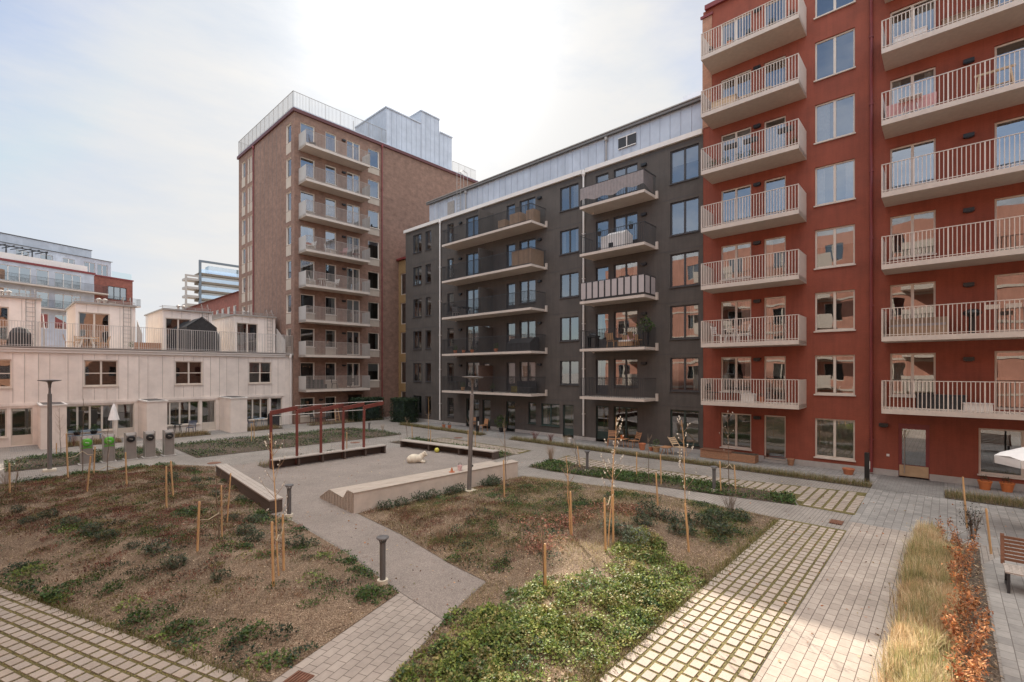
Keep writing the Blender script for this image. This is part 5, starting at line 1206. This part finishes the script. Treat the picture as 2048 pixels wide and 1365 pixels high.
for i, x in enumerate((-.52,.52)):
    b = MB(); 
    for k in range(20):
        a, c = k*PI/10, (k+1)*PI/10; b.tube((x+.33*math.cos(a),0,.34+.33*math.sin(a)),(x+.33*math.cos(c),0,.34+.33*math.sin(c)),.018,n=5)
    for k in range(6): a = k*PI/6; b.tube((x+.32*math.cos(a),0,.34+.32*math.sin(a)),(x-.32*math.cos(a),0,.34-.32*math.sin(a)),.004,n=3)
    b.build('wheel', M['black'], t)
MB().tube((-.52,0,.34),(-.2,0,.85),.017).tube((-.52,0,.34),(-.05,0,.3),.014).tube((-.05,0,.3),(-.22,0,.95),.018).tube((-.05,0,.3),(.38,0,.8),.018).tube((-.2,0,.85),(.38,0,.82),.017).tube((.52,0,.34),(.36,0,1.0),.016).build('frame', M['darkmetal'], t)
MB().path([(.3,-.28,1.02),(.38,-.1,1.05),(.38,.1,1.05),(.3,.28,1.02)],.013,n=5).build('handlebar', M['chuteedge'], t); MB().ball((-.24,0,.98),.13,.07,.04,8).build('saddle', M['black'], t)
# row house terraces
tz = 6.0
for x, y, rx, ry, h, lb in ((-.55,42.3,.75,.6,1.0,'wide black cover humped over furniture on the left roof terrace'),(1.05,42.2,.55,.55,1.25,'tall black domed cover on the left roof terrace')):
    t = thing('furniture_cover', lb, 'cover', (x,y,tz)); MB().lathe([(1,0),(.97,.35),(.86,.7),(.6,.92),(.2,1)],n=14).build('cover', M['cloth_dark'], t); t.scale = (rx,ry,h)
table((4.15,42.4,tz),'round white dining table on the roof terrace beside the ladder','white',1.0,1.0,.74,True)
for i, (x, y, a) in enumerate(((3.3,42.3,1.5),(5.0,42.3,-1.5),(3.9,43.2,.2),(4.6,43.1,-.3))): chair((x,y,tz), a, ['pale terrace chair at the left of the round dining table','pale terrace chair at the right of the round dining table','pale terrace chair behind the round dining table, left','pale terrace chair behind the round dining table, right'][i], 'rattan', 'chairs round the terrace table')
t = thing('wooden_planter','long wooden planter box on the roof terrace right of the dining table','planter',(7.4,42.2,tz)); MB().box(-.75,.75,-.25,.25,0,.55).build('box',M['cedar'],t); obj('plant',PF[0],t,(-.8,.6,.2))
t = thing('covered_tent','dark covered garden tent with gabled roof on the roof terrace','tent',(10.6,42.6,tz)); 
b = MB().extr([(-.95,0),(-.95,1.85),(0,2.6),(.95,1.85),(.95,0)],-.98,1.5); b.build('cover', M['cloth_dark'], t); b = MB()
for x in (-1.0,1.52):
    for y in (-.97,.97): b.tube((x,y,0),(x,y,1.86),.025)
    b.path([(x,-.97,1.86),(x,0,2.64),(x,.97,1.86)],.025)
b.build('frame', M['darkmetal'], t); t.rotation_euler = (0,0,R(90)); 
# balcony furniture: charcoal block, right column (k = storey above ground)
fz = lambda k: 2.96+FL*(k-1)
def screen(u0, u1, z0, z1, label, m, d=-1.47, side=None, wavy=.0, stripes=False):
    t = thing('balcony_screen', label, 'screen', XD(0,0,0), SX); b = MB(); n = 40
    pts = [(u0+(u1-u0)*i/n, d+.0) for i in range(n+1)]+([(u1, d+(side)*j/8) for j in range(1,9)] if side else [])
    for i in range(len(pts)-1):
        f = lambda j: z0+(wavy*(math.sin(j*.5)+math.sin(j*.21+1)) if wavy else 0)
        mi = 1 if stripes and i % 4 == 0 else 0
        w0, w1 = ((-.02*(i%2)), (-.02*((i+1)%2))) if wavy else (0, 0)
        b.quad((pts[i][0],pts[i][1]+w0,f(i)),(pts[i+1][0],pts[i+1][1]+w1,f(i+1)),(pts[i+1][0],pts[i+1][1]+w1,z1),(pts[i][0],pts[i][1]+w0,z1), mi)
    b.build('fabric', [M[m], M['cloth_dark']], t)
screen(-16.85,-12.6,fz(5)+.28,fz(5)+1.1,'grey fabric screen draped along the topmost right balcony of the charcoal block','cloth_grey',-1.52,1.2,.07)
M['stripe'] = mat('striped_screen_fabric', (.42,.37,.355), .9, .05, 4, .1)
screen(-16.88,-12.55,fz(3)+.12,fz(3)+1.1,'pale striped fabric screen round the middle right balcony of the charcoal block','stripe',-1.53,1.4,0,True)
t = thing('play_house','white cloth covered box with a small dark opening on the charcoal block balcony','box',XD(-14.6,-.8,fz(4)),SX); MB().box(-.9,.7,-.5,.5,0,.85).extr([(-.5,.85),(-.2,1.05),(.5,.85)],-.5,.7).build('cover',M['cloth_white'],t); MB().box(-.35,-.05,-.52,-.505,.1,.38).build('opening',M['black'],t)
for i, u in enumerate((-15.4,-13.3)): pot(XD(u,-1.62,fz(4)+.85), ['hanging pot on the charcoal block railing, left','hanging pot on the charcoal block railing, right'][i], .13,.2,'cloth_dark',1)
chair(XD(-14.9,-.8,fz(2)), SX+PI*.9, 'wicker chair on the balcony beside the leafy plant, left of two', 'rattan', None, 'solid', 1.25); chair(XD(-13.3,-.9,fz(2)), SX+PI*.8, 'wicker chair leaning back on the balcony next to the leafy plant', 'rattan', None, 'solid', 1.2, .5)
t = thing('sofa','wicker balcony sofa with pink cushion between wicker chairs','sofa',XD(-14.1,-.5,fz(2)),SX); MB().box(-.5,.5,-.35,.35,.1,.38).box(-.5,.5,.2,.35,.38,.8).build('frame',M['rattan'],t); MB().box(-.45,.45,-.33,.18,.385,.48).build('seat_cushion',M['cloth_white'],t); MB().box(-.1,.35,.08,.195,.485,.82).build('cushion',M['cloth_pink'],t)
pot(XD(-12.75,-.9,fz(2)),'tall leafy plant in a dark pot on the balcony with wicker chairs',.2,.85,'black',2)
t = thing('covered_grill','dark grill on the balcony left of the wicker chairs','grill',XD(-16.3,-.9,fz(2)),SX); MB().ball((0,0,.85),.3,.25,.18,12).box(-.35,.35,-.25,.25,.72,.82).build('bowl',M['black'],t); MB().box(-.3,-.25,-.2,.2,0,.72).box(.25,.3,-.2,.2,0,.72).build('legs',M['black'],t)
# charcoal block, left column
for i, (u, w, h) in enumerate(((-23.9,.7,.75),(-22.6,1.0,.95),(-21.2,.7,.9))):
    t = thing('cardboard_box', ['low brown box on the top left balcony of the charcoal block','large brown box in the middle of the top left balcony','tall brown box at the right end of the top left balcony'][i], 'box', XD(u,-.9,fz(5)), SX); MB().box(-w/2,w/2,-.35,.35,0,h).build('box',M['card'],t); MB().box(-w/2-.01,w/2+.01,-.04,.04,h+.001,h+.006).build('tape',M['rattan'],t)
screen(-22.6,-20.85,fz(4)+.05,fz(4)+1.1,'brown cloth screen on the fourth left balcony of the charcoal block','card',-1.55,1.4)
table(XD(-28.4,-.8,fz(3)),'dark table on the third left balcony of the charcoal block','darkmetal',1.2,.7,.74); chair(XD(-29.4,-.8,fz(3)),SX+1.4,'pale chair beside the dark table on the third left balcony','chuteedge')
t = thing('furniture_cover','dark cover over a sofa on the second left balcony','cover',XD(-22.3,-.7,fz(2)),SX); MB().extr([(-.5,0),(-.5,.6),(-.1,.95),(.45,1.0),(.5,0)],-1.1,1.1).build('cover',M['cloth_dark'],t)
for i, (u, pm, pl) in enumerate(((-29.3,'terra',0),(-28.3,'terra',1),(-27.3,'orange',1),(-24.7,'terra',0))): pot(XD(u,-1.0,fz(2)), ['leafy pot at the left end of the second left balcony','small potted plant next to the leafy pot','orange pot in the middle of the second left balcony','potted plant by the covered sofa'][i], .15,.28,pm,pl)
t = thing('sofa','dark sofa with green cushion on the lowest left balcony','sofa',XD(-22.2,-.7,fz(1)),SX); MB().box(-.9,.9,-.4,.4,.05,.42).box(-.9,.9,.25,.4,.42,.85).build('frame',M['cloth_dark'],t); MB().box(-.85,-.3,-.42,-.402,.05,.5).build('throw',M['moss'],t)
pot(XD(-28.4,-1.0,fz(1)),'yellowish pot with plant on the lowest left balcony',.16,.3,'rattan',0); table(XD(-29.3,-.8,fz(1)),'dark table at the left end of the lowest left balcony','darkmetal',.8,.6,.74); pot(XD(-25.0,-1.1,fz(1)),'slim cactus pot near the brown partition',.1,.25,'black',0)
# red block, left balconies
XR_ = XD
for i, u in enumerate((-8.9,-8.0,-7.1,-6.1,-5.3)): pot(XR_(u,-1.35,fz(7)+.02+(.0 if i < 2 else .0)), ['dark pot at the left end of the top red block balcony','reddish pot second along the top red block balcony','dark pot in the middle of the top red block balcony','dark pot in front of the top balcony door','dark pot at the right end of the top red block balcony'][i], .15,.26,'cloth_dark' if i != 1 else 'terra',1)
t = thing('cabinet','pale wooden cabinet on the second balcony from the top of the red block','cabinet',XR_(-8.4,-.5,fz(6)+.03),SX); MB().box(-.7,.5,-.3,.3,0,.8).box(-.72,.52,-.32,.32,.802,.84).build('body',M['woodbox'],t)
t = thing('wooden_bench','low wooden bench on the second balcony from the top of the red block','bench',XR_(-6.9,-.9,fz(6)+.03),SX); MB().box(-.7,.7,-.2,.2,.38,.43).build('seat',M['woodbox'],t); MB().box(-.6,-.52,-.18,.18,0,.38).box(.52,.6,-.18,.18,0,.38).build('legs',M['woodbox'],t)
for i, u in enumerate((-7.9,-7.0,-5.5)):
    t = thing('railing_planter', ['black planter hung on the railing, leftmost of three','black planter hung on the railing, middle of three','black planter hung on the railing, rightmost of three'][i], 'planter', XR_(u,-1.5,fz(5)+.8), SX); MB().extr([(-.08,0),(-.1,.2),(.1,.2),(.08,0)],-.3,.3).build('box',M['black'],t)
for i, u in enumerate((-8.9,-8.3,-7.6,-7.1,-5.3)): pot(XR_(u,-1.1,fz(5)+.03), f'leafy pot on the red block balcony with hung planters, {ORD[i]} from the left', .15,.22,'cedar',0,'pots behind the hung planters')
for i, u in enumerate((-8.7,-7.5)): chair(XR_(u,-.9,fz(2)+.03), SX+(1.4 if i == 0 else -1.4), ['white chair left of the white table on the second red block balcony','white chair right of the white table on the second red block balcony'][i], 'white')
table(XR_(-8.1,-.9,fz(2)+.03),'white table on the second red block balcony','white',.6,.6,.72)
chair(XR_(-9.0,-.9,fz(1)+.03), SX+1.4, 'black chair on the lowest left balcony of the red block','black'); table(XR_(-7.9,-.9,fz(1)+.03),'black table on the lowest left balcony of the red block','black',.7,.6,.7); t = thing('white_crate','white crate on the lowest left balcony of the red block','crate',XR_(-7.2,-1.1,fz(1)+.03),SX); MB().box(-.3,.3,-.2,.2,0,.4).box(-.32,.32,-.22,.22,.402,.44).build('box',M['white'],t); pot(XR_(-6.6,-1.2,fz(1)+.03),'terracotta pot with white plant next to the white crate',.12,.3,'terra',1)
# red block, right balconies
for i, (u, w, m) in enumerate(((-1.1,1.0,'cloth_white'),(.6,1.5,'card'),(2.0,.5,'woodbox'))):
    t = thing('storage_box', ['white cloth covered box on the uppermost right red block balcony','long brown box on the uppermost right red block balcony','small plywood box on the uppermost right red block balcony'][i], 'box', XR_(u,-1.1,fz(6)+.03), SX); MB().box(-w/2,w/2,-.2,.2,0,.4).box(-w/2-.02,w/2+.02,-.22,.22,.402,.43).build('box',M[m],t)
table(XR_(-1.1,-.7,fz(5)+.03),'cloth draped table on the right red block balcony','cloth_white',1.5,.7,.74); t = thing('table_cloth','pink patterned cloth hanging over the balcony table','cloth',XR_(-1.1,-.7,fz(5)+.03),SX); MB().box(-.78,.78,-.4,-.38,.25,.75).box(-.78,.78,-.38,.38,.745,.76).build('cloth',M['cloth_pink'],t)
t = thing('sawhorse','pale wooden trestle on the right red block balcony','trestle',XR_(1.3,-.8,fz(5)+.03),SX); b = MB().bar((-.55,0,1.0),(.55,0,1.0),.06,.08)
for s in (-1,1):
    for e in (-.25,.25): b.bar((s*.4,0,1.0),(s*.5,e,0),.06,.04)
    b.bar((s*.45,-.15,.5),(s*.45,.15,.5),.04,.04)
b.bar((-.45,.1,.5),(.45,.1,.5),.05,.04); b.build('frame',M['woodbox'],t)
t = thing('sofa','grey balcony sofa behind the railing of the second right red block balcony','sofa',XR_(-.9,-.5,fz(2)+.03),SX); MB().box(-.9,.9,-.38,.38,.05,.42).box(-.9,.9,.22,.38,.42,.8).build('frame',M['card'],t); MB().box(-.85,.85,-.36,.2,.425,.52).build('seat_cushion',M['cloth_grey'],t)
t = thing('grill','black pedestal grill by the balcony door of the red block','grill',XR_(.7,-.6,fz(2)+.03),SX); MB().ball((0,0,.85),.28,.28,.16,12).build('bowl',M['black'],t); MB().tube((0,0,.02),(0,0,.72),.1,n=10).build('stem',M['black'],t)
for i, u in enumerate((1.2,1.75)):
    t = thing('railing_planter', ['cream planter hung on the right balcony railing, left one','cream planter hung on the right balcony railing, right one'][i], 'planter', XR_(u,-1.42,fz(2)+.9), SX); MB().extr([(-.07,0),(-.09,.16),(.09,.16),(.07,0)],-.2,.2).build('box',M['cream'],t)
t = thing('dark_bench','long dark storage bench on the lowest right red block balcony','bench',XR_(-.2,-.45,fz(1)+.03),SX); MB().box(-.75,.75,-.25,.25,.0,.55).box(-.77,.77,-.27,.27,.552,.6).build('body',M['cloth_dark'],t)
t = thing('white_crate','white crate with bits on the lowest right red block balcony','crate',XR_(.85,-.8,fz(1)+.03),SX); MB().box(-.4,.4,-.2,.2,0,.3).box(-.42,.42,-.22,.22,.302,.33).build('box',M['white'],t)
# brick tower balconies
TB_ = lambda u, d, z: (u, 40.9+d, z)
tf = lambda k: 2.98+FL*(k-1)
for i, (k, u, m, lb) in enumerate(((8,18.4,'darkmetal','dark chair on the topmost brick tower balcony'),(5,18.3,'white','white chair at the left end of the fifth brick tower balcony'),(5,19.8,'cloth_white','white chair in the middle of the fifth brick tower balcony'),(5,21.2,'cloth_pink','pink chair on the fifth brick tower balcony'),
    (4,18.4,'white','white chair at the left of the fourth brick tower balcony'),(4,20.4,'white','white chair in the middle of the fourth brick tower balcony'),(1,20.4,'cloth_dark','dark chair in the middle of the lowest brick tower balcony'),(1,21.9,'cloth_dark','dark chair by the door of the lowest brick tower balcony'))): chair(TB_(u,-.8,tf(k)), 1.2*(-1)**i, lb, m)
t = thing('sofa','dark corner sofa at the left of the lowest brick tower balcony','sofa',TB_(18.7,-.6,tf(1))); MB().box(-.9,.9,-.35,.35,.05,.4).box(-.9,.9,.2,.35,.4,.8).build('frame',M['cloth_dark'],t)
table(TB_(22.4,-.8,tf(5)),'small red table on the fifth brick tower balcony','corten',.6,.6,.5); table(TB_(19.3,-.8,tf(4)),'white table between the chairs of the fourth brick tower balcony','white',.7,.6,.7)

# ------------------------------------------------------------------ sky, sun, camera
AZ = (.6027, .7980); EL = R(35.2)
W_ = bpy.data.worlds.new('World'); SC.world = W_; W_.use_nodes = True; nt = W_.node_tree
bg = nt.nodes['Background']; sk = nt.nodes.new('ShaderNodeTexSky'); sk.sky_type = 'NISHITA'; sk.sun_disc = False
sk.sun_elevation = EL; sk.sun_rotation = math.atan2(AZ[0], AZ[1]); sk.air_density = 1.0; sk.dust_density = .8; sk.ozone_density = 1.2
tc = nt.nodes.new('ShaderNodeTexCoord'); dv = tc.outputs['Generated']
mp = nt.nodes.new('ShaderNodeMapping'); mp.inputs['Scale'].default_value = (1.0,1.6,4.2); mp.inputs['Rotation'].default_value = (0,.25,.6); nt.links.new(dv, mp.inputs[0])
n1 = noise(nt, mp.outputs[0], 1.7, 9, .62); n2 = noise(nt, mp.outputs[0], .7, 3, .5)
cl = mth(nt, 'ADD', mth(nt, 'MULTIPLY', n1, .65), mth(nt, 'MULTIPLY', n2, .45))
dt = nt.nodes.new('ShaderNodeVectorMath'); dt.operation = 'DOT_PRODUCT'; nt.links.new(dv, dt.inputs[0])
dt.inputs[1].default_value = (AZ[0]*math.cos(EL), AZ[1]*math.cos(EL), math.sin(EL))
ds = mth(nt, 'MAXIMUM', dt.outputs['Value'], 0)
g1 = mth(nt, 'POWER', ds, 14); g2 = mth(nt, 'POWER', ds, 80)
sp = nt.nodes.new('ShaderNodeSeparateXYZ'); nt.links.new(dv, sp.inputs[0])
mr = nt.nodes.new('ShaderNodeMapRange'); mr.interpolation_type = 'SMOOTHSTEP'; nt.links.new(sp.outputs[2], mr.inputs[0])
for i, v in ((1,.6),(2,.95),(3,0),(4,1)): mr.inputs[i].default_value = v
zen = mr.outputs[0]  # overhead sky above the frame, boosted below as added fill light
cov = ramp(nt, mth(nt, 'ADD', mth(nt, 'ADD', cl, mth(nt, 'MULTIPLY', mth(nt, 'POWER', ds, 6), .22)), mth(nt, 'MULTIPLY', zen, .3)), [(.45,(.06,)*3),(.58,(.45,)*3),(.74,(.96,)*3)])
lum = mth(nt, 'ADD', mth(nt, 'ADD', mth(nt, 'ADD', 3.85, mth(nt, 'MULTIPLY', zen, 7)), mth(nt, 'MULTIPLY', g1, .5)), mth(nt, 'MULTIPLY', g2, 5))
cc = nt.nodes.new('ShaderNodeVectorMath'); cc.operation = 'SCALE'; cc.inputs[0].default_value = (1.0,.985,.965); nt.links.new(lum, cc.inputs['Scale'])
# caps the clear-sky colour so its glow round the sun does not clip
cp = nt.nodes.new('ShaderNodeVectorMath'); cp.operation = 'MINIMUM'; cp.inputs[1].default_value = (2.75,3.2,3.85)
nt.links.new(mixc(nt, 1.0, sk.outputs[0], (.62,.62,.62), 'MULTIPLY'), cp.inputs[0])
col = mixc(nt, cov, cp.outputs[0], cc.outputs[0])
# sky opposite the sun, out of frame, brightened to add fill light on facades
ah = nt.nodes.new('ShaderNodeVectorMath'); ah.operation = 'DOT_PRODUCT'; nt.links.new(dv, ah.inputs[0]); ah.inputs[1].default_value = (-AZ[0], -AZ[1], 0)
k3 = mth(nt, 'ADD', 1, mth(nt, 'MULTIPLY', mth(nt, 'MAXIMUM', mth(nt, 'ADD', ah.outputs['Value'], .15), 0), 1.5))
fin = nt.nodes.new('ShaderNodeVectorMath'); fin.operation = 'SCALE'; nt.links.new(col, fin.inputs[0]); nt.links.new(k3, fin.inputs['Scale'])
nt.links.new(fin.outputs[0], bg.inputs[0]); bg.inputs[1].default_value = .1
sl = bpy.data.lights.new('sun', 'SUN'); sl.energy = 4.2; sl.angle = R(.55); sl.color = (1,.90,.76)
so_ = obj('sun', sl); so_.rotation_euler = (Vector((AZ[0]*math.cos(EL), AZ[1]*math.cos(EL), math.sin(EL)))).to_track_quat('Z', 'Y').to_euler()
cam = bpy.data.cameras.new('camera'); co = obj('camera', cam); SC.camera = co
cam.sensor_width = 36; cam.lens = 949/2048*36; cam.shift_y = 59.5/2048; cam.clip_end = 2000; cam.clip_start = .05
co.location = (0,0,4.55); co.rotation_euler = (PI/2, 0, -R(47.45))
SC.view_settings.view_transform = 'Standard'; SC.view_settings.look = 'None'; SC.view_settings.exposure = 1.15; SC.view_settings.gamma = 1
SC.cycles.max_bounces = 7; SC.cycles.transparent_max_bounces = 12
